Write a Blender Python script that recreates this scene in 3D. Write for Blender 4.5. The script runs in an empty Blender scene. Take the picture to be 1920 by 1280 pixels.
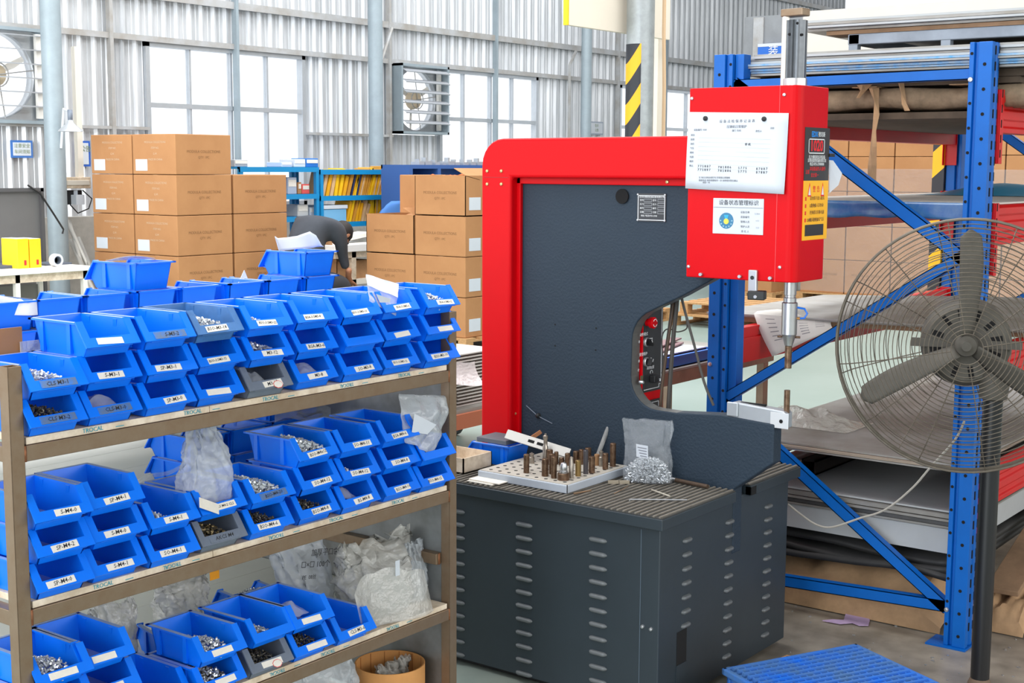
import bpy, bmesh, math, random
from mathutils import Vector, Matrix, noise as mnoise
random.seed(7)
PI = math.pi
sc = bpy.context.scene
C = sc.collection

# ------------------------------------------------------------------ camera
FPX, YAW, PITCH, ROLL, EYE = 2596.7, 0.92447, 0.125748, 0.004576, 1.6
_F = Vector((math.sin(YAW)*math.cos(PITCH), math.cos(YAW)*math.cos(PITCH), -math.sin(PITCH)))
_r = Vector((math.cos(YAW), -math.sin(YAW), 0)); _u = _r.cross(_F)
_R = _r*math.cos(ROLL) + _u*math.sin(ROLL); _U = -_r*math.sin(ROLL) + _u*math.cos(ROLL)
EYEP = Vector((0, 0, EYE))
cam_d = bpy.data.cameras.new('camera'); cam = bpy.data.objects.new('camera', cam_d); C.objects.link(cam)
cam_d.sensor_width = 36; cam_d.lens = FPX/1920*36; cam_d.clip_start = .05; cam_d.clip_end = 200
m3 = Matrix((_R, _U, -_F)).transposed()
cam.matrix_world = Matrix.Translation(EYEP) @ m3.to_4x4()
sc.camera = cam

def at(px, py, x=None, y=None, z=None):
    """the point of the plane x=, y= or z= that this pixel of the photograph looks at (used to read off real positions)"""
    d = _R*((px-960)/FPX) + _U*((640-py)/FPX) + _F
    if x is not None: t = x/d.x
    elif y is not None: t = y/d.y
    else: t = (z-EYE)/d.z
    return EYEP + d*t

# ------------------------------------------------------------------ world, lamps, exposure
sc.view_settings.view_transform = 'Standard'; sc.view_settings.look = 'None'
sc.view_settings.gamma = 1; sc.view_settings.use_curve_mapping = False
sc.view_settings.exposure = 0.32
W = bpy.data.worlds.new('sky'); sc.world = W; W.use_nodes = True
bg = W.node_tree.nodes['Background']; bg.inputs[0].default_value = (.93, .96, 1, 1); bg.inputs[1].default_value = 1.25
def area(name, loc, size, power, rot=(0,0,0), col=(1,1,1)):
    l = bpy.data.lights.new(name, 'AREA'); l.shape = 'RECTANGLE'; l.size, l.size_y = size; l.energy = power; l.color = col
    o = bpy.data.objects.new(name, l); o.location = loc; o.rotation_euler = rot; C.objects.link(o); return o
area('fill_overhead', (3.2, 3.2, 6.3), (9, 2.0), 360)  # added overhead fill, four unseen area lights below a closed roof
area('fill_overhead', (9, 6.6, 6.3), (14, 1.6), 380)
area('fill_overhead', (9, 9.4, 6.3), (14, 1.6), 430)
area('fill_overhead', (12, 3.0, 6.3), (10, 2.0), 380)
area('fill_front', (5, -5.8, 3.0), (14, 2.4), 420, (PI/2, 0, 0), (1, .99, .97))  # added fill behind the camera to brighten faces towards -Y
area('fill_left', (4.3, 9.9, 2.2), (2.2, 2.4), 55, (0, -PI/2, 0), (1, .99, .97))  # added out-of-view light to brighten the left carton stack's -X ends
area('fill_side', (-5.6, 8.6, 2.5), (5, 4.6), 220, (0, -PI/2, 0), (1, .98, .96))  # added unseen fill for the -X faces at the back
area('open_door', (-5.6, 1.5, 2.3), (7, 4.2), 380, (0, -PI/2, 0), (.93, .97, 1))

# ------------------------------------------------------------------ materials
def lin(c):
    return tuple(((v/255)/12.92 if v/255 <= .04045 else ((v/255+.055)/1.055)**2.4) for v in c)
MATS = {}
def mat(name, rgb, rough=.5, metal=0., var=0., scale=6., bump=0., bscale=40., rgb2=None, stretch=None, spec=.5, alpha=1., coat=0., trans=0.):
    if name in MATS: return MATS[name]
    m = bpy.data.materials.new(name); m.use_nodes = True; nt = m.node_tree; b = nt.nodes['Principled BSDF']
    c = lin(rgb)
    b.inputs['Base Color'].default_value = (*c, 1); b.inputs['Roughness'].default_value = rough; b.inputs['Metallic'].default_value = metal
    b.inputs['Specular IOR Level'].default_value = spec; b.inputs['Alpha'].default_value = alpha
    if coat: b.inputs['Coat Weight'].default_value = coat; b.inputs['Coat Roughness'].default_value = .15
    if trans: b.inputs['Transmission Weight'].default_value = trans
    if var or bump:
        tc = nt.nodes.new('ShaderNodeTexCoord'); mp = nt.nodes.new('ShaderNodeMapping'); nt.links.new(tc.outputs['Object'], mp.inputs[0])
        if stretch: mp.inputs['Scale'].default_value = stretch
    if var:
        n = nt.nodes.new('ShaderNodeTexNoise'); n.inputs['Scale'].default_value = scale; n.inputs['Detail'].default_value = 4; n.inputs['Roughness'].default_value = .65
        nt.links.new(mp.outputs[0], n.inputs['Vector'])
        r = nt.nodes.new('ShaderNodeValToRGB'); r.color_ramp.elements[0].position = .35; r.color_ramp.elements[1].position = .68
        c2 = lin(rgb2) if rgb2 else tuple(v*(1-var) for v in c)
        r.color_ramp.elements[0].color = (*c2, 1); r.color_ramp.elements[1].color = (*c, 1)
        nt.links.new(n.outputs[0], r.inputs[0]); nt.links.new(r.outputs[0], b.inputs['Base Color'])
    if bump:
        n2 = nt.nodes.new('ShaderNodeTexNoise'); n2.inputs['Scale'].default_value = bscale; n2.inputs['Detail'].default_value = 3
        nt.links.new(mp.outputs[0], n2.inputs['Vector'])
        bp = nt.nodes.new('ShaderNodeBump'); bp.inputs['Strength'].default_value = bump; bp.inputs['Distance'].default_value = .01
        nt.links.new(n2.outputs[0], bp.inputs['Height']); nt.links.new(bp.outputs[0], b.inputs['Normal'])
    MATS[name] = m; return m
def film(name, rgb, opac, rough=.25, wrinkle=0.6, milk=.5, scale=30):
    """thin plastic film: partly see-through, partly milky, with glossy creases"""
    if name in MATS: return MATS[name]
    m = bpy.data.materials.new(name); m.use_nodes = True; nt = m.node_tree; nt.nodes.clear()
    out = nt.nodes.new('ShaderNodeOutputMaterial'); mx = nt.nodes.new('ShaderNodeMixShader'); mx.inputs[0].default_value = opac
    tr = nt.nodes.new('ShaderNodeBsdfTransparent'); tr.inputs[0].default_value = (.97, .98, .99, 1)
    pr = nt.nodes.new('ShaderNodeBsdfPrincipled'); pr.inputs['Base Color'].default_value = (*lin(rgb), 1); pr.inputs['Roughness'].default_value = rough
    pr.inputs['Specular IOR Level'].default_value = .8
    tc = nt.nodes.new('ShaderNodeTexCoord'); n = nt.nodes.new('ShaderNodeTexNoise'); n.inputs['Scale'].default_value = scale; n.inputs['Detail'].default_value = 3
    nt.links.new(tc.outputs['Object'], n.inputs['Vector'])
    bp = nt.nodes.new('ShaderNodeBump'); bp.inputs['Strength'].default_value = wrinkle; bp.inputs['Distance'].default_value = .02
    nt.links.new(n.outputs[0], bp.inputs['Height']); nt.links.new(bp.outputs[0], pr.inputs['Normal'])
    nt.links.new(tr.outputs[0], mx.inputs[1]); nt.links.new(pr.outputs[0], mx.inputs[2]); nt.links.new(mx.outputs[0], out.inputs[0])
    MATS[name] = m; return m
def stripes(name, c1, c2, per, ang):
    """slanting two-colour warning stripes, painted"""
    m = bpy.data.materials.new(name); m.use_nodes = True; nt = m.node_tree; b = nt.nodes['Principled BSDF']; b.inputs['Roughness'].default_value = .5
    tc = nt.nodes.new('ShaderNodeTexCoord'); sp = nt.nodes.new('ShaderNodeSeparateXYZ'); nt.links.new(tc.outputs['Object'], sp.inputs[0])
    a = nt.nodes.new('ShaderNodeMath'); a.operation = 'MULTIPLY_ADD'; a.inputs[1].default_value = ang; nt.links.new(sp.outputs[0], a.inputs[0])
    a2 = nt.nodes.new('ShaderNodeMath'); a2.operation = 'MULTIPLY'; a2.inputs[1].default_value = -ang; nt.links.new(sp.outputs[1], a2.inputs[0])
    nt.links.new(a2.outputs[0], a.inputs[2])
    s = nt.nodes.new('ShaderNodeMath'); s.operation = 'ADD'; nt.links.new(a.outputs[0], s.inputs[0]); nt.links.new(sp.outputs[2], s.inputs[1])
    d = nt.nodes.new('ShaderNodeMath'); d.operation = 'DIVIDE'; d.inputs[1].default_value = per; nt.links.new(s.outputs[0], d.inputs[0])
    f = nt.nodes.new('ShaderNodeMath'); f.operation = 'FRACT'; nt.links.new(d.outputs[0], f.inputs[0])
    g = nt.nodes.new('ShaderNodeMath'); g.operation = 'GREATER_THAN'; g.inputs[1].default_value = .5; nt.links.new(f.outputs[0], g.inputs[0])
    mx = nt.nodes.new('ShaderNodeMix'); mx.data_type = 'RGBA'; mx.inputs[6].default_value = (*lin(c1), 1); mx.inputs[7].default_value = (*lin(c2), 1)
    nt.links.new(g.outputs[0], mx.inputs[0]); nt.links.new(mx.outputs[2], b.inputs['Base Color']); return m

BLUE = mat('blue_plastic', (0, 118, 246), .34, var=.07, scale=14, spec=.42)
def dusty(m, rgb, amt):  # paler tone on upward faces: dust mixed with a painted rim highlight
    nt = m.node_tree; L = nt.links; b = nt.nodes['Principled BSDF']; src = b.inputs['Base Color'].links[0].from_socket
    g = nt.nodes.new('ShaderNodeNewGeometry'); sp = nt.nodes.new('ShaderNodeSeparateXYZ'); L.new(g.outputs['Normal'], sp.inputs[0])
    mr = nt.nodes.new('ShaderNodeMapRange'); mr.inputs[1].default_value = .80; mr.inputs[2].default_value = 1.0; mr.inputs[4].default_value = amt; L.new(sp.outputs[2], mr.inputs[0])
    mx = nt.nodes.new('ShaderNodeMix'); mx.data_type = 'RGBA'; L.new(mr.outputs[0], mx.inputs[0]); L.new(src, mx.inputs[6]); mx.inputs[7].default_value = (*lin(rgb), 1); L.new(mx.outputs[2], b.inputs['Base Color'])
dusty(BLUE, (190, 200, 206), .55)      # dust and rim wear, plus painted-in white rim highlights, on every upward face
BLUE_DULL = mat('dusty_blue_plastic', (66, 120, 182), .5, var=.25, scale=20)
GREYBIN = mat('grey_plastic', (112, 122, 136), .5, var=.2, scale=20)
RED = mat('red_paint', (206, 2, 15), .44, var=.06, scale=3, spec=.14)
PRESS = mat('slate_paint', (42, 55, 68), .6, var=.08, scale=4, bump=.24, bscale=120, spec=.28)
PRESS2 = mat('slate_sheet', (45, 55, 62), .45, var=.12, scale=5, bump=.03)
STEEL = mat('brushed_steel', (134, 116, 96), .42, .55, var=.28, scale=9, rgb2=(128, 106, 84), stretch=(3, 3, 3))
BRIGHT = mat('bright_steel', (198, 199, 200), .3, .9, var=.1, scale=20)
ALU = mat('aluminium', (190, 195, 200), .4, .6, var=.08, scale=14)
PUNCH = mat('tool_steel', (132, 108, 86), .38, .65, var=.45, scale=60, rgb2=(92, 66, 50))
PUNCH2 = mat('clean_tool_steel', (178, 168, 156), .3, .75, var=.3, scale=60)
DARK = mat('black_plastic', (22, 23, 25), .5)
HOLE = mat('dark_hole', (10, 10, 12), .9)
WHITE = mat('white_paper', (202, 208, 216), .8, var=.03, scale=8)
CARD = mat('label_card', (232, 226, 214), .8, var=.08, scale=60)
CREAM = mat('cream_board', (236, 220, 198), .7, var=.10, scale=18, rgb2=(196, 176, 150))
PVC = mat('white_board', (226, 226, 220), .7, var=.06, scale=6)
TAN = mat('cardboard', (178, 129, 84), .85, var=.08, scale=3, rgb2=(169, 120, 77))
TAN2 = mat('brown_cardboard', (176, 134, 94), .9, var=.25, scale=10)
KRAFT = mat('kraft_paper', (186, 150, 112), .85, var=.3, scale=9, bump=.25, bscale=18)
RACKBLUE = mat('blue_enamel', (0, 98, 188), .42, var=.12, scale=7, spec=.3)
RACKRED = mat('red_enamel', (206, 6, 12), .38, var=.10, scale=6, spec=.35)
ZINC = mat('zinc', (190, 192, 194), .35, .8)
BRASSY = mat('yellow_zinc', (196, 180, 130), .35, .8)
SHEET = mat('sheet_steel', (164, 164, 162), .5, .3, var=.22, scale=3, rgb2=(132, 128, 120))
SHEET_D = mat('dark_sheet_steel', (92, 92, 92), .5, .4, var=.35, scale=4)
GALV = mat('galvanised_wall', (214, 217, 221), .36, .3, var=.3, scale=1.4, rgb2=(182, 186, 190), stretch=(9, 9, .7))
GIRT = mat('grey_purlin', (178, 181, 184), .5, .15, var=.25, scale=4, rgb2=(158, 154, 148))
COLM = mat('grey_column_paint', (150, 164, 172), .5, .1, var=.12, scale=6)
CONC = mat('rendered_concrete', (186, 182, 174), .9, var=.25, scale=5, bump=.2)
WOOD = mat('pallet_wood', (196, 152, 102), .8, var=.3, scale=8, stretch=(1, 6, 6))
WOOD_D = mat('old_plank', (150, 120, 92), .85, var=.35, scale=8)
YEL = mat('yellow_card', (250, 196, 12), .6, var=.08, scale=12)
INK = mat('black_ink', (38, 38, 42), .8)
INKG = mat('grey_print', (120, 124, 132), .8)
INKB = mat('brown_print', (128, 92, 58), .85)
TEAL = mat('teal_print', (40, 150, 170), .8)
WTXT = mat('white_print', (225, 228, 230), .7)
RTXT = mat('red_print', (225, 30, 40), .7)
BTXT = mat('blue_print', (20, 130, 215), .7)
GUARD = mat('dusty_wire', (112, 104, 92), .55, .4, var=.3, scale=30)
FANM = mat('dusty_fan_paint', (88, 84, 76), .65, .1, var=.25, scale=16)
BAG = film('plastic_bag', (214, 220, 226), .42, .28, .5)
BAGM = film('milky_bag', (206, 205, 199), .55, .22, .7)
BAGC = film('clear_film', (225, 230, 235), .15, .15, .5)
CLEAR = film('clear_plastic', (205, 215, 225), .3, .12, .1)
GLASS = film('window_glass', (240, 245, 250), .06, .03, 0)
RIVET = mat('zinc_rivets', (222, 226, 230), .28, .6, var=.3, scale=300)
RIVET_D = mat('dark_screws', (118, 112, 98), .35, .7, var=.5, scale=300)
SKIN = mat('skin', (176, 122, 92), .6); HAIR = mat('hair', (34, 28, 26), .7); SHIRT = mat('dark_shirt', (62, 66, 74), .85, var=.15, scale=10); JEANS = mat('navy_trousers', (40, 46, 66), .9)

# ------------------------------------------------------------------ mesh helpers
class MB:
    def __init__(s): s.v = []; s.f = []; s.sm = []
    def add(s, vs, fs, smooth=False):
        o = len(s.v); s.v += [Vector(p) for p in vs]; s.f += [tuple(i+o for i in f) for f in fs]; s.sm += [smooth]*len(fs); return s
    def b(s, x0, x1, y0, y1, z0, z1, M=None):
        vs = [Vector((x, y, z)) for x in (x0, x1) for y in (y0, y1) for z in (z0, z1)]
        if M: vs = [M @ v for v in vs]
        return s.add(vs, [(0,1,3,2), (4,6,7,5), (0,4,5,1), (2,3,7,6), (0,2,6,4), (1,5,7,3)])
    def prism(s, poly, ax, a, b, M=None):
        n = len(poly)
        def mk(p, t): return Vector((t, p[0], p[1])) if ax == 'x' else Vector((p[0], t, p[1])) if ax == 'y' else Vector((p[0], p[1], t))
        vs = [mk(p, a) for p in poly] + [mk(p, b) for p in poly]
        if M: vs = [M @ v for v in vs]
        return s.add(vs, [tuple(range(n-1, -1, -1)), tuple(range(n, 2*n))] + [(i, (i+1) % n, n+(i+1) % n, n+i) for i in range(n)])
    def cyl(s, p0, p1, r0, r1=None, n=14, caps=True, smooth=True):
        p0, p1 = Vector(p0), Vector(p1); r1 = r0 if r1 is None else r1; d = (p1-p0).normalized()
        q = d.to_track_quat('Z', 'Y'); e1, e2 = q @ Vector((1,0,0)), q @ Vector((0,1,0))
        vs = []
        for p, r in ((p0, r0), (p1, r1)):
            vs += [p + (e1*math.cos(2*PI*i/n)+e2*math.sin(2*PI*i/n))*r for i in range(n)]
        s.add(vs, [(i, (i+1) % n, n+(i+1) % n, n+i) for i in range(n)], smooth)
        if caps: o = len(s.v)-2*n; s.f += [tuple(o+i for i in range(n-1, -1, -1)), tuple(o+n+i for i in range(n))]; s.sm += [False, False]
        return s
    def lathe(s, prof, c=(0,0,0), n=20, M=None, smooth=True):
        c = Vector(c); vs = []; k = len(prof)
        for r, z in prof:
            vs += [Vector((r*math.cos(2*PI*i/n), r*math.sin(2*PI*i/n), z)) for i in range(n)]
        vs = [(M @ v if M else v) + c for v in vs]
        fs = [(j*n+i, j*n+(i+1) % n, (j+1)*n+(i+1) % n, (j+1)*n+i) for j in range(k-1) for i in range(n)]
        s.add(vs, fs, smooth); o = len(s.v)-k*n
        if prof[0][0] > 1e-6: s.f.append(tuple(o+i for i in range(n-1, -1, -1))); s.sm.append(False)
        if prof[-1][0] > 1e-6: s.f.append(tuple(o+(k-1)*n+i for i in range(n))); s.sm.append(False)
        return s
    def tube(s, pts, r, n=6, closed=False, smooth=True):
        pts = [Vector(p) for p in pts]; k = len(pts); vs = []; up = None
        for i, p in enumerate(pts):
            a = pts[(i-1) % k] if (i or closed) else p; b = pts[(i+1) % k] if (i < k-1 or closed) else p
            d = (b-a).normalized()
            if up is None: up = Vector((0,0,1)) if abs(d.z) < .9 else Vector((1,0,0))
            e1 = d.cross(up).normalized(); e2 = e1.cross(d).normalized(); up = e2
            rr = r[i] if isinstance(r, (list, tuple)) else r
            vs += [p + (e1*math.cos(2*PI*j/n)+e2*math.sin(2*PI*j/n))*rr for j in range(n)]
        fs = [(i*n+j, i*n+(j+1) % n, ((i+1) % k)*n+(j+1) % n, ((i+1) % k)*n+j) for i in range(k if closed else k-1) for j in range(n)]
        s.add(vs, fs, smooth)
        if not closed:
            o = len(s.v)-k*n; s.f += [tuple(o+i for i in range(n-1, -1, -1)), tuple(o+(k-1)*n+i for i in range(n))]; s.sm += [False, False]
        return s
    def grid(s, fn, nu, nv, smooth=True):
        vs = [fn(i/nu, j/nv) for j in range(nv+1) for i in range(nu+1)]
        return s.add(vs, [(j*(nu+1)+i, j*(nu+1)+i+1, (j+1)*(nu+1)+i+1, (j+1)*(nu+1)+i) for j in range(nv) for i in range(nu)], smooth)
    def ball(s, c, r, n=10, sq=(1,1,1)):
        c = Vector(c); k = n//2
        return s.lathe([(max(1e-7, r*math.sin(PI*i/k)), -r*math.cos(PI*i/k)) for i in range(k+1)], c, n, Matrix.Diagonal((*sq,)))
    def mesh(s, name, m, off=Vector((0,0,0)), soft=False):
        me = bpy.data.meshes.new(name); me.from_pydata([v-off for v in s.v], [], s.f)
        me.polygons.foreach_set('use_smooth', s.sm)
        bm = bmesh.new(); bm.from_mesh(me); bmesh.ops.recalc_face_normals(bm, faces=bm.faces)
        for e in bm.edges:
            if not soft and len(e.link_faces) == 2 and e.calc_face_angle(0) > .62: e.smooth = False
        bm.to_mesh(me); bm.free()
        if m: me.materials.append(m)
        me.update(); return me
    def build(s, name, m, parent=None, bevel=0, seg=2, loc=None, solid=0, soft=False):
        """link as ONE mesh object; vertices are given in world space (parents built so far are unrotated)"""
        off = Vector((0,0,0)); p = parent
        while p: off += p.location; p = p.parent
        if loc is not None: off += Vector(loc)
        me = s.mesh(name, m, off, soft); o = bpy.data.objects.new(name, me); C.objects.link(o)
        if parent: o.parent = parent
        if loc is not None: o.location = loc
        if solid: md = o.modifiers.new('thickness', 'SOLIDIFY'); md.thickness = solid
        if bevel: md = o.modifiers.new('edges', 'BEVEL'); md.width = bevel; md.segments = seg; md.limit_method = 'ANGLE'; md.angle_limit = .7
        return o
def tag(o, label=None, cat=None, group=None, kind=None):
    if label: o['label'] = label
    if cat: o['category'] = cat
    if group: o['group'] = group
    if kind: o['kind'] = kind
    return o
def thing(name, label, cat, loc=(0,0,0), group=None):
    o = bpy.data.objects.new(name, None); o.empty_display_size = .1; C.objects.link(o); o.location = loc
    return tag(o, label, cat, group)
def copy_tree(o, parent=None):
    c = o.copy(); C.objects.link(c); c.parent = parent
    for ch in o.children: copy_tree(ch, c)
    return c
def one(name, mb, m, label, cat, group=None, bevel=0, loc=None, **k):
    return tag(mb.build(name, m, None, bevel, loc=loc, **k), label, cat, group)
def struct(name, mb, m, parent=None, **k):
    o = mb.build(name, m, parent, **k)
    if not parent: o['kind'] = 'structure'
    return o
def text(name, s, size, loc, xdir, ydir, m, parent, align='CENTER', depth=.0002, bold=0, sx=1.):
    """flat lettering; xdir / ydir are the reading and up directions in world space"""
    cu = bpy.data.curves.new(name, 'FONT'); cu.body = s; cu.size = size; cu.align_x = align; cu.align_y = 'CENTER'; cu.extrude = depth; cu.resolution_u = 2; cu.offset = bold
    cu.materials.append(m); o = bpy.data.objects.new(name, cu); C.objects.link(o)
    X = Vector(xdir).normalized(); Y = (Vector(ydir) - X*Vector(ydir).dot(X)).normalized(); Z = X.cross(Y)
    off = Vector((0,0,0)); p = parent
    while p: off += p.location; p = p.parent
    o.parent = parent
    o.matrix_local = Matrix.Translation(Vector(loc)-off) @ Matrix((X, Y, Z)).transposed().to_4x4() @ Matrix.Diagonal((sx, 1, 1, 1))
    return o
_N1 = 'zeroth first second third fourth fifth sixth seventh eighth ninth tenth eleventh twelfth thirteenth fourteenth fifteenth sixteenth seventeenth eighteenth nineteenth'.split()
def nth(i): return _N1[i] if i < 20 else ('twentieth', 'thirtieth')[i//10-2] if i % 10 == 0 else ('twenty', 'thirty')[i//10-2]+'-'+_N1[i % 10]
def rot(ax, a): return Matrix.Rotation(a, 4, ax)
def T(x, y, z): return Matrix.Translation((x, y, z))
# ================================================================== SETTING
YW = 11.5
def floor_mat():
    m = bpy.data.materials.new('epoxy_floor'); m.use_nodes = True; nt = m.node_tree; b = nt.nodes['Principled BSDF']; L = nt.links
    tc = nt.nodes.new('ShaderNodeTexCoord')
    n = nt.nodes.new('ShaderNodeTexNoise'); n.inputs['Scale'].default_value = .55; n.inputs['Detail'].default_value = 6; L.new(tc.outputs['Object'], n.inputs[0])
    n2 = nt.nodes.new('ShaderNodeTexNoise'); n2.inputs['Scale'].default_value = 7; n2.inputs['Detail'].default_value = 5; L.new(tc.outputs['Object'], n2.inputs[0])
    r = nt.nodes.new('ShaderNodeValToRGB'); r.color_ramp.elements[0].position = .3; r.color_ramp.elements[1].position = .7
    r.color_ramp.elements[0].color = (*lin((122, 140, 133)), 1); r.color_ramp.elements[1].color = (*lin((142, 158, 152)), 1); L.new(n.outputs[0], r.inputs[0])
    # oily dirt trodden in around the press and the pallet rack (a stain with its own shape)
    d = nt.nodes.new('ShaderNodeVectorMath'); d.operation = 'DISTANCE'; d.inputs[1].default_value = (5.0, 1.3, 0); L.new(tc.outputs['Object'], d.inputs[0])
    mr = nt.nodes.new('ShaderNodeMapRange'); mr.inputs[1].default_value = 1.2; mr.inputs[2].default_value = 2.5; mr.inputs[3].default_value = 1; mr.inputs[4].default_value = 0; L.new(d.outputs['Value'], mr.inputs[0])
    r2 = nt.nodes.new('ShaderNodeValToRGB'); r2.color_ramp.elements[0].position = .32; r2.color_ramp.elements[1].position = .72
    r2.color_ramp.elements[0].color = (*lin((112, 105, 94)), 1); r2.color_ramp.elements[1].color = (*lin((160, 150, 136)), 1); L.new(n2.outputs[0], r2.inputs[0])
    mx = nt.nodes.new('ShaderNodeMix'); mx.data_type = 'RGBA'; L.new(mr.outputs[0], mx.inputs[0]); L.new(r.outputs[0], mx.inputs[6]); L.new(r2.outputs[0], mx.inputs[7])
    L.new(mx.outputs[2], b.inputs['Base Color']); b.inputs['Roughness'].default_value = .42
    bp = nt.nodes.new('ShaderNodeBump'); bp.inputs['Strength'].default_value = .08; bp.inputs['Distance'].default_value = .01; L.new(n2.outputs[0], bp.inputs['Height']); L.new(bp.outputs[0], b.inputs['Normal'])
    return m
struct('floor', MB().b(-6, 30, -6, 13, -.1, 0), floor_mat())

# corrugated back wall: every sheet between purlins, windows and fan openings is a piece of its own
wall = bpy.data.objects.new('wall_back', None); C.objects.link(wall); wall.location = (5, YW, 0); wall['kind'] = 'structure'
def corr(x0, x1, z0, z1):
    m = MB(); x = x0; pts = []
    prof = [(0, 0), (.048, 0), (.054, -.006), (.060, 0), (.096, 0), (.120, -.032), (.139, -.032), (.163, 0)]
    while x < x1:
        for dx, dy in prof[:-1]:
            if x+dx < x1: pts.append((x+dx, YW+dy))
        x += .163
    pts.append((x1, YW)); k = len(pts)
    vs = [(p[0], p[1], z) for z in (z0, z1) for p in pts]
    m.add(vs, [(i, i+1, k+i+1, k+i) for i in range(k-1)])
    struct('wall_sheet', m, GALV, wall)
ZH, ZS = 2.86, .95
def split(x0, x1, z0, z1, w=1.9):
    n = max(1, round((x1-x0)/w)); 
    for i in range(n): corr(x0+(x1-x0)*i/n, x0+(x1-x0)*(i+1)/n, z0, z1)
split(4.6, 26, ZH, 6.5, 2.2)
for a, b, z0, z1 in ((4.6, 6.9, 1.1, ZH), (6.9, 7.86, 1.1, 1.96), (7.86, 9.06, 1.1, ZH), (9.06, 11.28, 1.1, 1.15), (11.28, 12.72, 1.1, ZH), (12.72, 13.64, 1.1, 1.98), (13.64, 15.76, 1.1, 1.15), (15.76, 17.86, 1.1, ZH), (17.86, 20.7, 1.1, 1.15), (20.7, 26, 1.1, ZH)):
    split(a, b, z0, z1)
struct('wall_base', MB().b(4.6, 26, YW-.14, YW+.1, 0, 1.1), CONC, wall)
for i, (z, s) in enumerate(((3.29, .055), (4.6, .055), (ZH, .042))):
    m = MB().b(4.6, 26, YW-.035-s, YW-.03, z-s*.55, z+s*.45).b(4.6, 26, YW-.038-s, YW-.032-s*.8, z-s*.9, z+s*.44)
    struct('trim_%d' % (i+1), m, GIRT)
for i, (a, b) in enumerate(((4.6, 9.06), (11.28, 12.72), (15.76, 17.86))):
    struct('trim_%d' % (i+4), MB().b(a, b, YW-.09, YW-.03, 1.945, 1.975), GIRT)
# windows
def window(n, x0, x1, mids, z0=1.15, z1=ZH-.03, rail=2.2):
    w = bpy.data.objects.new('window_%d' % n, None); C.objects.link(w); w.location = (x0, YW, z0); w['kind'] = 'structure'
    f = MB()
    f.b(x0, x0+.05, YW-.05, YW+.04, z0, z1).b(x1-.05, x1, YW-.05, YW+.04, z0, z1).b(x0, x1, YW-.05, YW+.04, z0, z0+.05).b(x0, x1, YW-.05, YW+.04, z1-.05, z1)
    struct('window_frame', f, ALU, w)
    struct('transom', MB().b(x0+.05, x1-.05, YW-.04, YW+.03, rail-.024, rail+.024), ALU, w)
    xs = [x0+.05] + list(mids) + [x1-.05]
    for q in mids: struct('mullion', MB().b(q-.012, q+.012, YW-.03, YW+.03, z0+.05, z1-.05), ALU, w)
    for a, b in zip(xs[:-1], xs[1:]):
        for c, d in ((z0+.05, rail-.035), (rail+.035, z1-.05)):
            struct('pane', MB().b(a+.012, b-.012, YW-.003, YW+.003, c, d), GLASS, w)
window(1, 9.06, 11.28, (9.64, 10.2, 10.72)); window(2, 13.64, 15.76, (14.15, 14.72, 15.2)); window(3, 17.86, 20.7, (18.5, 19.05, 19.9))
# mullion posts and wall columns
for i, (x, y, r, h) in enumerate(((7.62, 10.95, .09, 6.5), (11.9, 10.95, .085, 6.5), (16.2, 10.95, .075, 6.5))):
    struct('trim_%d' % (i+10), MB().cyl((x, y, 0), (x, y, h), r, n=20), COLM)
for i, x in enumerate((10.22, 14.74, 19.1)):
    struct('trim_%d' % (i+14), MB().b(x-.018, x+.018, YW-.12, YW-.05, 0, 6.5), COLM)
for i, x in enumerate((8.62, 12.66, 17.75)):
    struct('trim_%d' % (i+18), MB().b(x-.02, x+.02, YW-.10, YW-.04, 0, 6.5), GIRT)
# braces that run down from the upper purlin along the wall
for i, (a, b) in enumerate((((735, 52), (713, 120)), ((1080, 96), (1068, 122)))):
    p, q = at(*a, y=11.25), at(*b, y=11.25)
    struct('trim_%d' % (i+22), MB().tube([p, q, q+Vector((0, 0, -1.8))], .022), GIRT)
# gray clad partition and white partition at the far right
struct('wall_right', MB().b(16.0, 16.15, -4, 7.62, 0, 3.5), mat('white_partition', (200, 197, 190), .7, var=.04, scale=2))
m = MB().b(17.2, 17.3, 6.2, 9.05, 0, 3.62)
struct('wall_side', m, mat('grey_cladding', (150, 154, 158), .5, .3, var=.2, scale=3))
struct('trim_26', MB().b(17.17, 17.2, 8.75, 8.9, 0, 3.6), GIRT)
struct('wall_front', MB().b(-6, 30, -6.1, -6, 0, 6.5), mat('front_wall', (170, 170, 168), .7))
# roof: dark sheeting on steel purlins
m = MB().b(-1, 30, -6, 13, 6.5, 6.6)
struct('ceiling', m, mat('roof_sheet', (120, 120, 122), .6, .2))
for i in range(6): struct('trim_%d' % (30+i), MB().b(4+4*i, 4.12+4*i, -6, 12, 6.25, 6.5), mat('roof_steel', (70, 72, 76), .6))
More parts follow.
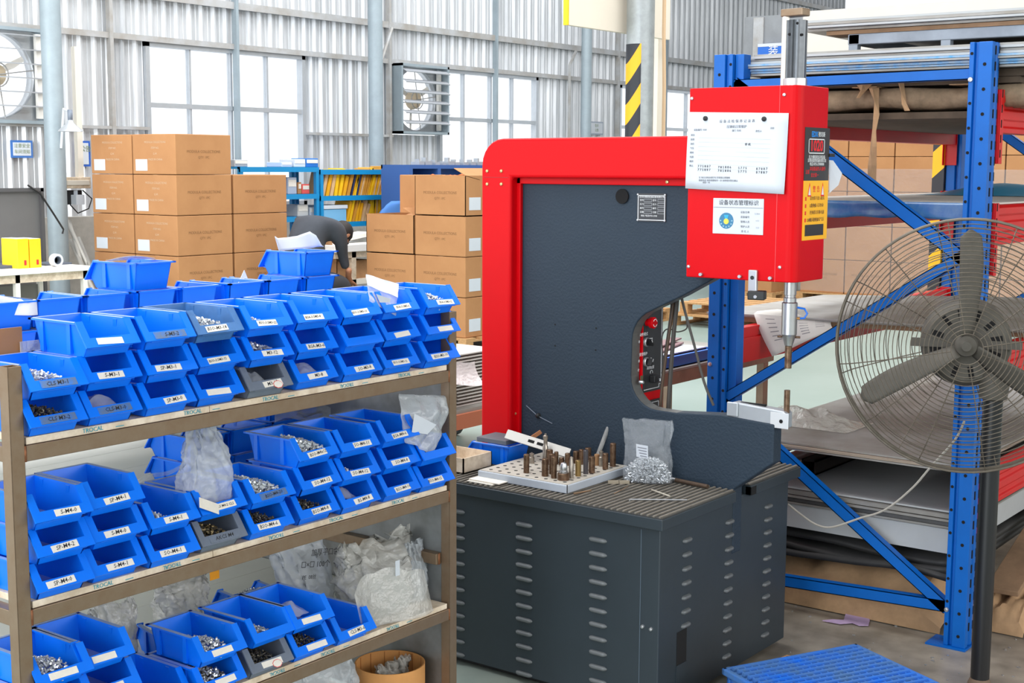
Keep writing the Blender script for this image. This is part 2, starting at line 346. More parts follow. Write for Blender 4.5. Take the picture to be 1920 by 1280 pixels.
# ================================================================== BACKGROUND
# exhaust fans with gravity shutters in the back wall
def exhaust(x0, x1, z0, z1, label, proud, open_deg):
    xc, zc = (x0+x1)/2, (z0+z1)/2; yf = YW-proud
    t = thing('exhaust_fan', label, 'exhaust fan', (xc, YW, z0), 'wall exhaust fans')
    f = MB(); f.b(x0, x0+.03, yf, YW+.05, z0, z1).b(x1-.03, x1, yf, YW+.05, z0, z1).b(x0, x1, yf, YW+.05, z0, z0+.03).b(x0, x1, yf, YW+.05, z1-.03, z1)
    f.build('housing', COLM, t)
    # orifice plate with a round hole
    m = MB(); n = 40; R = min(x1-x0, z1-z0)*.45; ya = YW-.06; ring = []; sq = []
    for i in range(n):
        a = 2*PI*i/n; c, s = math.cos(a), math.sin(a); k = 1/max(abs(c)/((x1-x0)/2-.03), abs(s)/((z1-z0)/2-.03))
        ring.append((xc+R*c, ya, zc+R*s)); sq.append((xc+k*c, ya, zc+k*s))
    m.add(ring+sq, [(i, (i+1) % n, n+(i+1) % n, n+i) for i in range(n)])
    m.add(ring+[(p[0], ya+.12, p[2]) for p in ring], [(i, (i+1) % n, n+(i+1) % n, n+i) for i in range(n)], True)
    m.build('orifice_plate', ALU, t, solid=.004)
    m = MB().lathe([(.001, 0), (.10, 0), (.12, .03), (.10, .10), (.001, .11)], (xc, ya+.10, zc), 14, rot('X', PI/2)); m.build('hub', mat('cream_motor', (214, 196, 168), .6), t)
    for k in range(3):
        a = k*2*PI/3+.5; m = MB()
        for j in range(6):
            pass
        pts = [(.06, -.02), (R*.6, -.045), (R*.93, -.035), (R*.95, .01), (R*.5, .02), (.06, .015)]
        vs = [Vector((xc+p[0]*math.cos(a)-p[1]*math.sin(a), ya+.08+p[1]*.35, zc+p[0]*math.sin(a)+p[1]*math.cos(a))) for p in pts]
        m.add(vs, [tuple(range(6))]); m.build('fan_blade', mat('cream_blade', (226, 222, 214), .6), t, solid=.004)
    m = MB()
    for a in (.15, .15+PI/2): m.cyl((xc-R*math.cos(a), ya-.02, zc-R*math.sin(a)), (xc+R*math.cos(a), ya-.02, zc+R*math.sin(a)), .006, n=6)
    m.tube([(xc+.11*math.cos(2*PI*i/16), ya-.02, zc+.11*math.sin(2*PI*i/16)) for i in range(16)], .006, closed=True); m.build('wire_guard', GIRT, t)
    ns = 6
    for k in range(ns):
        z = z1-.06-(z1-z0-.1)*k/(ns); od = math.radians(open_deg)
        M = T(0, yf+.02, z) @ rot('X', -od)
        MB().b(x0+.035, x1-.035, 0, .003, -.075, 0, M).b(x0+.035, x1-.035, 0, .010, -.078, -.072, M).build('shutter_slat', mat('pale_slat', (170, 174, 180), .5, .2), t)
    m = MB().b(x1-.10, x1-.05, YW-.13, YW-.09, z0+.05, z1-.05); m.build('tie_bar', mat('white_bar', (230, 228, 222), .6), t)
exhaust(6.90, 7.85, 1.97, 2.84, 'square louvred exhaust fan left of the grey column', .12, 84)
exhaust(12.72, 13.62, 1.99, 2.83, 'square louvred exhaust fan with bent slats between the two windows', .22, 62)

# wall lamp on the left column
a = at(100, 202, y=10.7); b = at(131, 210, y=10.55)
t = thing('wall_lamp', 'small metal wall lamp with conical shade beside the left column', 'lamp', (b.x, b.y, b.z))
MB().tube([(7.62, 10.86, a.z-.35), (7.62, 10.8, a.z), (b.x, b.y, b.z)], .012).build('arm', WHITE, t)
MB().cyl((b.x, b.y, b.z+.02), (b.x, b.y, b.z-.09), .022, n=10).build('lamp_holder', GREYBIN, t)
MB().lathe([(.022, 0), (.035, -.03), (.10, -.085), (.108, -.10)], (b.x, b.y, b.z-.07), 20).build('shade', ALU, t, solid=.003)
# notices on the wall
def notice(px0, py0, px1, py1, y, label, lines, rim=(60, 110, 180)):
    a, b = at(px0, py0, y=y), at(px1, py1, y=y); z1 = (a.z+at(px1, py0, y=y).z)/2; z0 = b.z
    t = thing('wall_notice', label, 'notice', ((a.x+b.x)/2, y, z0))
    MB().b(a.x, b.x, y, y+.012, z0, z1).build('frame', mat('frame%d' % rim[0], rim, .5), t)
    MB().b(a.x+.02, b.x-.02, y-.002, y, z0+.02, z1-.02).build('sheet', WHITE, t)
    for i, s in enumerate(lines):
        text('heading', s, (z1-z0)*.26, ((a.x+b.x)/2, y-.004, z1-(z1-z0)*(.32+.34*i)), (1,0,0), (0,0,1), mat('olive_print', (130, 146, 110), .8), t)
notice(20, 263, 62, 296, YW-.06, 'white framed notice hung on the corrugated wall below the exhaust fan', ('注意安全', '车间须知'))
notice(1106, 228, 1131, 253, YW-.06, 'small pale notice on the wall left of the striped column', ('告示', '公告'), (150, 160, 175))
notice(150, 264, 170, 312, YW-.06, 'white notice with blue rim half hidden behind the carton stack', ('公告',), (40, 90, 180))
# electrical box and socket below the lamp
p = at(119, 332, y=11.05); q = at(171, 353, y=11.05)
t = thing('junction_box', 'pale metal junction box on the wall right of the left column', 'electrical box', (p.x, 11.05, q.z))
MB().b(p.x, q.x, 11.05, 11.2, q.z, p.z).build('body', CREAM, t, .006); MB().b(p.x+.03, q.x-.02, 11.04, 11.05, q.z+.03, p.z-.03).build('lid', mat('pale_lid', (214, 208, 196), .6), t, .004)
MB().b(p.x+.2, p.x+.26, 11.1, 11.15, p.z, p.z+1.2).build('conduit', mat('ivory', (222, 216, 204), .6), t)
p = at(119, 357, y=11.05); q = at(158, 383, y=11.05)
t = thing('wall_switch', 'dark wall switch with a white plug and looped black cord', 'switch', (p.x, 11.08, q.z))
MB().b(p.x, q.x, 11.08, 11.2, q.z, p.z).build('back_plate', DARK, t)
MB().b(p.x+.1, q.x-.03, 11.0, 11.08, q.z, q.z+.09).b(p.x+.13, q.x-.09, 11.02, 11.08, q.z+.09, p.z).build('plug', WHITE, t, .006)
MB().tube([(q.x-.02, 11.04, p.z), (q.x+.08, 11.04, p.z-.08), (q.x+.04, 11.04, q.z-.04), (q.x-.08, 11.04, q.z-.08), (p.x+.06, 11.04, q.z)], .006).build('cord', DARK, t)
# leaning steel bars
g = 'steel bars leaning on the wall'
for i, (a, b) in enumerate((((120, 402), (158, 484)), ((129, 413), (150, 484)), ((131, 450), (147, 484)), ((147, 446), (163, 484)))):
    p, q = at(*a, y=11.1), at(*b, y=10.9); q2 = p + (q-p)*((p.z)/(p.z-q.z))
    one('steel_bar', MB().tube([p, q2], .02, 6), mat('grey_bar', (190, 188, 182), .5, .3), ('longest thin grey bar leaning on the wall behind the desk', 'pale bar second in height leaning behind the white desk', 'shortest thin bar leaning on the wall behind the desk', 'rightmost bright bar leaning on the wall behind the desk')[i], 'bar', g)
# dark board at the far left
a = at(-40, 352, y=10.4); b = at(78, 352, y=10.4)
t = thing('steel_screen', 'big dark grey steel panel standing behind the yellow folders', 'panel', ((a.x+b.x)/2, 10.4, 0))
MB().b(a.x, b.x, 10.4, 10.45, 0, b.z).build('sheet', mat('charcoal_panel', (98, 98, 98), .6, .1, var=.08, scale=3), t, .004)
MB().b(a.x, b.x, 10.37, 10.4, b.z-.03, b.z).b(b.x-.03, b.x, 10.37, 10.4, 0, b.z).build('rim', mat('charcoal_rim', (72, 72, 74), .6), t)
one('power_cord', MB().tube([at(52, 347, y=10.36), at(75, 362, y=10.36), at(100, 400, y=10.36), at(119, 430, y=10.36), at(117, 438, y=10.36)], .008), DARK, 'thin black cord hanging from the dark panel past the column', 'cord')
# white desk on the left
t = thing('white_desk', 'white laminate desk with pale steel legs at far left', 'desk', (6.4, 9.7, 0))
p = at(183, 500, z=.77)
x1, y0 = p.x, p.y
MB().b(3.8, x1, y0, y0+.75, .745, .775).build('desktop', mat('white_laminate', (240, 238, 234), .5), t, .004)
MB().b(3.8, x1-.04, y0+.03, y0+.06, .68, .745).build('apron', CREAM, t)
for x in (x1-.10, x1-.72, x1-1.05, x1-2.2):
    for y in (y0+.05, y0+.66): MB().b(x-.02, x+.02, y-.02, y+.02, 0, .745).build('leg', mat('ivory_leg', (226, 222, 214), .6), t)
MB().b(x1-2.2, x1-.1, y0+.66, y0+.68, .2, .6).build('back_panel', mat('grey_panel', (118, 116, 112), .7), t)
yy = y0+.22
for i, (l, r) in enumerate(((34, 54), (57, 77))):
    a, b = at(l, 500, y=yy), at(r, 447, y=yy)
    t = thing('box_file', ('yellow box file on the white desk, beside the dark panel corner', 'yellow box file on the white desk, the one nearer the tape roll')[i], 'file', (a.x, yy, .775), 'yellow box files on the desk')
    MB().b(a.x, b.x-.004, yy, yy+.22, .775, b.z).build('cover', YEL, t, .004)
    MB().b(a.x+.006, b.x-.01, yy+.01, yy+.221, .79, b.z+.002).build('pages', WHITE, t)
    MB().b(b.x-.05, b.x-.03, yy-.002, yy, .80, .84).build('spine_mark', RTXT, t)
p = at(105, 488, y=yy)
t = thing('tape_roll', 'white roll of tape standing on the white desk', 'tape', (p.x, yy, .775))
MB().lathe([(.034, -.025), (.052, -.025), (.052, .025), (.034, .025), (.034, -.025)], (p.x, yy, .827), 20, rot('X', PI/2)).build('tape', WHITE, t)
MB().lathe([(.03, -.026), (.034, -.026), (.034, .026), (.03, .026), (.03, -.026)], (p.x, yy, .827), 20, rot('X', PI/2)).build('core', GREYBIN, t)
one('dark_tray', MB().b(at(0, 495, y=y0+.4).x-.3, at(36, 495, y=y0+.4).x, y0+.3, y0+.6, .775, .80), mat('slate_tray', (70, 82, 100), .6), 'low dark tray on the white desk left of the yellow files', 'tray', bevel=.005)
one('dark_folder', MB().b(at(79, 490, y=y0+.4).x, at(128, 490, y=y0+.4).x, y0+.35, y0+.6, .775, .79), mat('slate_folder', (84, 92, 106), .6), 'flat dark folder on the white desk behind the tape roll', 'folder', bevel=.003)

# ------------------------------------------------------------------ cartons
def carton(x0, x1, y0, y1, z0, z1, label, wide='-y', group=None, note=True, openf=False, cat='carton', sticker=True):
    w = (.003+.004*random.random()); t = thing('carton', label, 'carton', ((x0+x1)/2, (y0+y1)/2, z0), group)
    if openf:
        m = MB(); k = .006
        m.b(x0, x0+k, y0, y1, z0, z1-.005).b(x1-k, x1, y0, y1, z0, z1-.005).b(x0, x1, y0, y0+k, z0, z1-.005).b(x0, x1, y1-k, y1, z0, z1-.005).b(x0, x1, y0, y1, z0, z0+k)
        m.build('body', TAN, t)
        M = T(x1, 0, z1-.005) @ rot('Y', math.radians(-14)); MB().b(-.26, 0, y0, y1, -.004, 0, M).build('flap', TAN, t)
        M = T(x0, 0, z1-.005) @ rot('Y', math.radians(10)); MB().b(0, .2, y0, y1, -.004, 0, M).build('flap', TAN, t)
        M = T(0, y0, z1-.005) @ rot('X', math.radians(25)); MB().b(x0+.01, x1-.01, 0, .15, -.004, 0, M).build('flap', TAN, t)
    else:
        MB().b(x0, x1, y0, y1, z0, z1-.005).build('body', TAN, t, .006)
        MB().b(x0+.01, x1-.01, (y0+y1)/2-.03, (y0+y1)/2+.03, z1-.006, z1-.0035).build('tape', mat('packing_tape', (206, 176, 132), .35), t)
    h = z1-z0; z = z0+h*.56
    if note:
        if wide == '-y':
            text('print', 'MODULA COLLECTIONS', .034, ((x0+x1)/2, y0-.001, z), (1,0,0), (0,0,1), INKB, t); text('print', 'QTY: 1PC', .03, ((x0+x1)/2, y0-.001, z-.05), (1,0,0), (0,0,1), INKB, t)
            if sticker: MB().b(x0-.0015, x0, y1-.20, y1-.04, z0+.03, z0+.13).build('sticker', WHITE, t)
            for i in range(4): text('print', ('MODULA COLLECTIONS', 'ITEM NO.', 'G.W.', 'MADE IN CHINA')[i], .026, (x0-.001, (y0+y1)/2-.02, z+.08-.05*i), (0,-1,0), (0,0,1), mat('faint_print', (196, 170, 140), .85), t)
        else:
            text('print', 'MODULA COLLECTIONS', .034, (x0-.001, (y0+y1)/2, z), (0,-1,0), (0,0,1), INKB, t); text('print', 'QTY: 1PC', .03, (x0-.001, (y0+y1)/2, z-.05), (0,-1,0), (0,0,1), INKB, t)
            if sticker: MB().b(x0+.05, x0+.21, y0-.0015, y0, z0+.05, z0+.16).build('sticker', WHITE, t)
    return t
CH = .353; CZ = .105
lab_h = ['on the pallet', 'second from the bottom', 'third from the bottom', 'fourth from the bottom', 'on top']
# left stack: corner at (7.85, 9.56)
for k in range(5):
    z = CZ+k*CH
    if k >= 1:
        carton(7.85, 8.475, 9.56, 10.14, z, z+CH, 'tan carton at the corner of the left stack, %s' % lab_h[k], '-y', 'cartons of the left stack')
        carton(7.85, 8.475, 10.155, 10.735, z, z+CH, 'tan carton behind the corner column of the left stack, %s' % lab_h[k], '-y', 'cartons of the left stack')
    if 1 <= k <= 3: carton(8.50, 9.15, 9.56, 10.14, z, z+CH, 'tan carton in the lower right column of the left stack, %s' % lab_h[k], '-y', 'cartons of the left stack')
    if k == 0:
        for a, b, y, w in ((7.85, 8.475, 9.56, 'at the near corner'), (8.5, 9.15, 9.56, 'at the right'), (7.85, 8.475, 10.155, 'at the back')):
            carton(a, b, y, y+.58, z, z+CH, 'tan carton on the pallet of the left stack, %s' % w, '-y', 'cartons of the left stack')
# centre stack: right faces at y 7.54
cz = [CZ+.007+i*CH for i in range(5)]
for k in range(4):
    ten = k == 3
    carton(9.32, 9.95, 7.54, 8.115, cz[k], cz[k]+CH, ('tan carton in the right column of the centre stack, bottom one', 'tan carton in the right column of the centre stack, second up', 'tan carton in the right column of the centre stack, third up', 'open-topped tan carton on top of the centre stack')[k], '-x', 'cartons of the centre stack', openf=ten)
    if k < 3: carton(9.32, 9.95, 8.13, 8.705, cz[k], cz[k]+CH, ('tan carton in the left column of the centre stack, bottom one', 'tan carton in the left column of the centre stack, middle one', 'tan carton with raised flap topping the left column of the centre stack')[k], '-x', 'cartons of the centre stack', openf=(k == 2))
    else: carton(9.55, 9.95, 8.125, 8.5, cz[k], cz[k]+CH, 'tan carton just behind the open carton topping the centre stack', '-x', 'cartons of the centre stack', note=False)
def pallet(x0, x1, y0, y1, label, group='wooden pallets', h=.105, z0=0.):
    t = thing('wooden_pallet', label, 'pallet', ((x0+x1)/2, (y0+y1)/2, z0), group)
    n = 6; w = (x1-x0)/n*.72
    for i in range(n):
        x = x0+(x1-x0-w)*i/(n-1); MB().b(x, x+w, y0, y1, z0+h-.018, z0+h).build('deck_board', WOOD, t)
    for y in (y0, (y0+y1)/2-.045, y1-.09):
        MB().b(x0, x1, y, y+.09, z0+h-.034, z0+h-.018).build('cross_board', WOOD, t); MB().b(x0, x1, y, y+.09, z0, z0+.016).build('bottom_board', WOOD, t)
        for x in (x0, (x0+x1)/2-.05, x1-.1): MB().b(x, x+.1, y, y+.09, z0+.016, z0+h-.034).build('block', WOOD, t)
    return t
pallet(7.82, 9.17, 9.52, 10.76, 'wooden pallet under the left carton stack')
pallet(9.28, 10.4, 7.5, 8.75, 'wooden pallet under the centre carton stack', h=.11)

# far cartons on pallets, seen through the pallet rack
far = []
def farstack(x0, y0, nx, ny, nz, wrapped, where, dx=.62, dy=.56, h=.40, z0=.13):
    pallet(x0-.03, x0+nx*dx+.03, y0-.03, y0+ny*dy+.03, 'wooden pallet under the far carton stack %s' % where, h=z0)
    for k in range(nz):
        for j in range(ny):
            for i in range(nx):
                if i and j and k < nz-1: continue
                pos = ('near end' if j == 0 else 'far end' if j == ny-1 and ny > 1 else 'middle')
                carton(x0+i*dx, x0+(i+1)*dx-.012, y0+j*dy, y0+(j+1)*dy-.012, z0+k*h, z0+(k+1)*h, 'tan carton %s, %s row, %s' % (where, ('bottom', 'second', 'third', 'fourth', 'top')[k], pos), '-x', 'far cartons '+where, note=(i == 0 and k % 2 == 0), sticker=False)
    if wrapped:
        m = MB(); xa, xb, ya, yb = x0-.012, x0+nx*dx+.012, y0-.012, y0+ny*dy+.012; z1 = z0+nz*h*.72; n = 16
        def ringp(u):
            p = [(xa, yb), (xa, ya), (xb, ya), (xb, yb)]; s = u*3; i = min(2, int(s)); f = s-i
            return (p[i][0]*(1-f)+p[i+1][0]*f, p[i][1]*(1-f)+p[i+1][1]*f)
        def fn(u, v):
            q = ringp(u); w = .008*mnoise.noise(Vector((u*40, v*14, x0)))
            return Vector((q[0]-abs(w), q[1]-abs(w), z0+.02+v*(z1-z0)))
        m.grid(fn, 48, 14); one('stretch_film', m, BAGC, 'clear stretch film wrapped around the far carton stack %s' % where, 'film')
farstack(15.3, 5.55, 1, 3, 5, True, 'under the striped rack post')
farstack(14.9, 7.40, 1, 1, 5, False, 'left of the wrapped stack', dx=.6, dy=.7)
farstack(13.6, 3.2, 1, 3, 5, True, 'behind the pedestal fan')
pallet(12.2, 13.3, 6.1, 7.2, 'empty wooden pallet lying on the floor in the gap under the press head', h=.12)
pallet(12.25, 13.25, 6.15, 7.1, 'empty wooden pallet on top of another one', h=.12, z0=.12)
pallet(11.6, 12.6, 7.4, 8.3, 'empty wooden pallet half hidden by the press jaw', h=.13)

# striped column with sign boards
p = at(1200, 150, y=5.6); cx = 9.0
t = bpy.data.objects.new('trim_40', None); C.objects.link(t); t.location = (cx, 5.6, 0); t['kind'] = 'structure'
struct('column_tube', MB().cyl((cx, 5.6, 0), (cx, 5.6, 6.5), .105, n=28), mat('galvanised_column', (164, 170, 172), .45, .4, var=.2, scale=14), t)
zt = at(1188, 82, y=5.6).z
m = MB(); n = 14; vs = []
for z in (0.9, zt):
    for i in range(n): a = PI*.72+PI*.48*i/(n-1); vs.append((cx+.107*math.cos(a), 5.6+.107*math.sin(a), z))
m.add(vs, [(i, i+1, n+i+1, n+i) for i in range(n-1)], True); struct('warning_tape', m, stripes('warning_stripes', (244, 172, 12), (30, 34, 42), .30, -1.25), t)
struct('conduit', MB().tube([(cx+.12, 5.47, 6.5), (cx+.12, 5.47, 2.6), (cx+.14, 5.47, 2.2), (cx+.14, 5.47, 0)], .016), mat('tan_conduit', (196, 166, 132), .6), t)
y = 5.74; a = at(1066, 20, y=y); b = at(1257, 20, y=y); zb = at(1100, 52, y=y).z
t = thing('sign_board', 'back of a cream sign board strapped high on the striped column', 'sign', ((a.x+b.x)/2, y, zb))
MB().b(a.x, b.x, y, y+.03, zb, zb+.6).build('panel', mat('cream_sign', (226, 216, 200), .6, var=.03), t, .003)
MB().b(a.x-.015, a.x, y-.004, y+.034, zb, zb+.6).build('edge_strip', YEL, t)
a = at(1240, 100, y=5.85)
struct('trim_41', MB().b(a.x-.05, a.x+.05, 5.85, 5.93, 0, 6.5), mat('cream_post', (222, 212, 196), .6))
# hanging blue department sign
x = 17.14; a, b = at(1421, 84, x=x), at(1490, 108, x=x)
t = thing('hanging_sign', 'blue sign with white Chinese characters on the grey cladding', 'sign', (x, b.y, b.z))
MB().b(x, x+.06, b.y-.3, a.y, b.z, a.z).build('panel', mat('sign_blue', (40, 104, 196), .5), t)
MB().b(x-.004, x, b.y-.3, a.y, a.z-.03, a.z+.01).build('top_rail', WHITE, t)
text('lettering', '装 配 区', .15, (x-.004, (a.y+b.y-.3)/2, (a.z+b.z)/2), (0,-1,0), (0,0,1), WTXT, t)
text('lettering', 'ASSEMBLY AREA', .045, (x-.004, (a.y+b.y)/2, b.z+.03), (0,-1,0), (0,0,1), WTXT, t)

# ------------------------------------------------------------------ blue bookcases at the wall
CYAN = mat('cyan_enamel', (14, 132, 190), .4)
def bookcase(x0, x1, y0, y1, shelves, top, label, M, back=None):
    t = thing('steel_bookcase', label, 'shelving unit', ((x0+x1)/2, (y0+y1)/2, 0))
    for x in (x0, x1-.04):
        for y in (y0, y1-.04): MB().b(x, x+.04, y, y+.04, 0, top).build('post', M, t)
    for z in shelves+[top]:
        MB().b(x0, x1, y0, y1, z-.02, z).b(x0, x1, y0-.003, y0+.02, z-.05, z).build('shelf', M, t)
    if back: MB().b(x0, x1, y1-.006, y1, .1, top).build('back_panel', back, t)
    return t
y0 = 10.25
xa, xb = at(440, 320, y=y0).x, at(598, 320, y=y0).x
z1 = at(520, 313, y=y0).z; z2 = at(560, 364, y=y0).z; z3 = at(570, 406, y=y0).z
bookcase(9.2, xb, y0, y0+.4, [.12, .45, z3, z2], z1, 'open blue steel shelving in front of the first window', CYAN)
xc, xd = at(601, 320, y=y0).x, at(755, 320, y=y0).x
t1 = at(680, 318, y=y0).z; t2 = at(680, 366, y=y0).z; t3 = at(700, 414, y=y0).z
bookcase(xc, xd, y0, y0+.4, [.12, .5, t3, t2], t1, 'blue steel bookcase full of yellow folders against the wall', CYAN)
FN = {}
def folders(x0, x1, y0, z, hmax, n, where, lean):
    sh = 'upper' if 'upper' in where else 'lower'
    for i in range(n):
        w = (x1-x0)/n; h = hmax*random.uniform(.70, 1.0); ang = lean*random.uniform(.7, 1.25)
        cn, c = random.choice([('yellow', YEL), ('yellow', mat('deep_yellow', (236, 168, 10), .6)), ('yellow', mat('deep_yellow', (236, 168, 10), .6)), ('ochre', mat('ochre_card', (206, 142, 44), .7)), ('buff', mat('buff_card', (216, 176, 128), .8)), ('navy', mat('navy_card', (40, 46, 84), .7)) if i % 3 == 0 else ('yellow', YEL)]); FN[sh] = FN.get(sh, 0)+1
        M = T(x0+w*i, y0, z+.001+abs(math.sin(ang))*.0) @ rot('Y', ang)
        t = thing('folder', '%s folder, %s from the left on the %s shelf of the blue bookcase' % (cn, nth(FN[sh]), sh), 'folder', (x0+w*i, y0, z), 'folders on the %s bookcase shelf' % sh)
        MB().b(0, w*.66, 0, .22, 0, h, M).build('cover', c, t); MB().b(w*.10, w*.56, .004, .216, .004, h+.002, M).build('pages', CARD, t)
folders(xc+.06, xc+.5, y0+.05, t2, .30, 7, 'at the left of the upper bookcase shelf', .26)
folders(xc+.5, xd-.28, y0+.05, t2, .31, 17, 'in the middle of the upper bookcase shelf', .34)
folders(xd-.25, xd-.05, y0+.05, t2, .33, 7, 'at the right end of the upper bookcase shelf', .05)
folders(xc+.42, xc+.85, y0+.05, t3, .28, 9, 'at the left of the lower bookcase shelf', .30)
folders(xc+.85, xd-.06, y0+.05, t3, .29, 17, 'at the right of the lower bookcase shelf', .06)
t = thing('document_tray', 'pale blue plastic tub on the lower bookcase shelf', 'tub', (xc+.2, y0+.1, t3))
MB().b(xc+.06, xc+.4, y0+.02, y0+.3, t3, t3+.14).build('body', mat('pale_blue', (120, 180, 220), .5), t, .01); MB().b(xc+.05, xc+.41, y0+.01, y0+.31, t3+.14, t3+.18).build('lid', WHITE, t, .006)
for (l, r, zz, h, c, lab) in ((440, 465, z1, .07, ALU, 'grey metal part lying on top of the open blue shelving'), (528, 548, z1, .05, mat('pale_pack', (190, 200, 220), .6), 'pale flat pack on top of the open blue shelving'), (552, 573, z1, .08, WHITE, 'white box on top of the open blue shelving'), (574, 597, z1, .09, mat('box_blue', (30, 110, 190), .5), 'blue box with tan label on top of the open shelving'),
    (539, 556, z2, .17, mat('grey_pack', (170, 180, 196), .6), 'grey pack on the middle shelf of the open shelving'), (558, 565, z2, .12, TAN, 'small tan box on the middle shelf of the open shelving'), (566, 580, z2, .10, mat('coral_pack', (232, 90, 84), .6), 'red pack on the middle shelf of the open shelving'), (557, 577, z3, .12, mat('pale_grey_pack', (198, 196, 190), .6), 'pale grey box on the lower shelf of the open shelving'), (580, 596, z3, .09, WHITE, 'white cup shaped pack on the lower shelf of the open shelving')):
    a, b = at(l, 320, y=y0+.08).x, at(r, 320, y=y0+.08).x
    t = thing('parts_box', lab, 'box', ((a+b)/2, y0+.1, zz)); MB().b(a, b, y0+.08, y0+.3, zz, zz+h).build('body', c, t, .006); MB().b(a+.01, b-.01, y0+.076, y0+.08, zz+h*.45, zz+h*.85).build('label', CARD, t)
# blue cabinet right of the bookcase
y1 = 9.6; a, b = at(768, 320, y=y1).x, at(935, 320, y=y1).x; zt = at(800, 309, y=y1).z
t = thing('blue_cabinet', 'dark blue open steel cabinet behind the centre carton stack', 'cabinet', ((a+b)/2, y1, 0))
NAVY = mat('navy_enamel', (52, 90, 152), .45)
MB().b(a, b, y1, y1+.4, zt-.04, zt).build('top', NAVY, t); MB().b(a, b, y1+.38, y1+.4, .1, zt).build('back_panel', NAVY, t)
for x in (a, (a*.7+b*.3), b-.05): MB().b(x, x+.05, y1, y1+.38, 0, zt-.04).build('upright', NAVY, t)
for z in (.15, .6, 1.05): MB().b(a, b, y1, y1+.38, z-.02, z).build('shelf', NAVY, t)
for i in range(9):
    x = a+.25+i*(b-a-.4)/9+random.uniform(-.03, .03); s = random.uniform(.02, .05)
    one('metal_offcut', MB().b(x, x+s*2.2, y1+.08, y1+.2, zt, zt+s*.8).b(x+s*.5, x+s, y1+.1, y1+.16, zt, zt+s*1.6), ALU, 'small metal part on top of the dark blue cabinet, %s from the left' % nth(i+1), 'metal part', 'metal parts on the blue cabinet')
# rusty parts inside the open top carton
for i in range(7):
    p = Vector((9.6+.05*random.uniform(-1, 1)+.0, 7.75+.07*i-.05, cz[3]+CH-.03)); m = MB().ball(p, .05*random.uniform(.7, 1.1), 8, (1, .8, .8))
    one('rusty_part', m, mat('rust', (186, 104, 48), .8, var=.4, scale=30), 'orange rusty casting heaped in the open carton, %s from the left' % nth(7-i), 'casting', 'rusty castings in the open carton')
# blue chair back
p = at(758, 392, y=9.0)
t = thing('office_chair', 'blue upholstered chair half hidden behind the centre carton stack', 'chair', (p.x, 9.0, 0))
CB = mat('chair_blue', (62, 112, 178), .8)
def fnb(u, v): a = (u-.5)*2; return Vector((p.x-.03+.26*a*math.sqrt(max(0.02, 1-(2*v-1)**2*.85)), 9.0+.05*a*a, p.z-.28+.36*v))
MB().grid(fnb, 10, 10).build('backrest', CB, t, solid=.06); MB().lathe([(.001, 0), (.24, 0), (.25, .04), (.22, .07), (.001, .07)], (p.x, 8.75, .45), 18).build('seat', CB, t)
MB().cyl((p.x, 8.75, .06), (p.x, 8.75, .45), .025).build('gas_column', DARK, t)
MB().b(p.x-.02, p.x+.02, 8.92, 8.95, .46, p.z-.2).build('back_bar', DARK, t)
for k in range(5): MB().tube([(p.x, 8.75, .07), (p.x+.28*math.cos(k*1.2566), 8.75+.28*math.sin(k*1.2566), .03)], .022).build('leg', DARK, t)

# ------------------------------------------------------------------ packing bench and the bent worker
y2 = 9.45
t = thing('packing_bench', 'cream steel bench with white top behind the shelf rack', 'bench', (at(660, 500, y=y2).x, y2, 0))
a, b = at(628, 455, y=y2), at(720, 455, y=y2); zt = b.z
MB().b(a.x, b.x, y2, y2+.5, zt-.07, zt).build('benchtop', mat('white_top', (242, 240, 236), .5), t, .004)
MB().b(a.x+.03, b.x, y2+.03, y2+.06, zt-.13, zt-.07).build('apron', CREAM, t)
for x in (at(668, 480, y=y2).x, at(672, 480, y=y2).x+.8):
    for y in (y2+.03, y2+.42): MB().b(x-.03, x+.03, y, y+.05, 0, zt-.07).build('leg', CREAM, t)
zz = at(660, 525, y=y2).z
MB().b(a.x, b.x, y2+.03, y2+.5, zz-.05, zz).build('lower_shelf', mat('pale_shelf', (232, 226, 214), .6), t)
for i, z in enumerate((zt, zt+.025)):
    a2, b2 = at(640, 430, y=y2+.2), at(690, 420, y=y2+.2)
    M = T(a2.x, y2+.2, z+.012) @ rot('Y', -.12+.02*i); one('flat_strip', MB().b(0, .45, 0, .2, 0, .02, M), CARD, ('pale flat strip lying on the packing bench, lower one', 'pale flat strip lying on the packing bench, upper one')[i], 'strip', 'strips on the bench')
a = at(632, 525, y=y2+.1)
m = MB().b(a.x, a.x+.5, y2+.1, y2+.106, zz, zz+.18).b(a.x, a.x+.5, y2+.4, y2+.406, zz, zz+.18).b(a.x+.494, a.x+.5, y2+.1, y2+.4, zz, zz+.18).b(a.x, a.x+.006, y2+.1, y2+.4, zz, zz+.18)
t = thing('open_carton', 'open brown carton with raised flap under the packing bench', 'carton', (a.x+.25, y2+.25, zz)); m.build('body', TAN2, t)
M = T(a.x, 0, zz+.18) @ rot('Y', math.radians(-18)); MB().b(-.006, 0, y2+.1, y2+.4, 0, .24, M).build('flap', TAN2, t)
a = at(638, 518, y=y2-.0); one('red_cap', MB().lathe([(.001, 0), (.04, 0), (.042, .03), (.03, .05), (.001, .055)], (a.x, y2+.05, zz), 14), RTXT, 'round red cap on the lower shelf of the packing bench', 'cap')

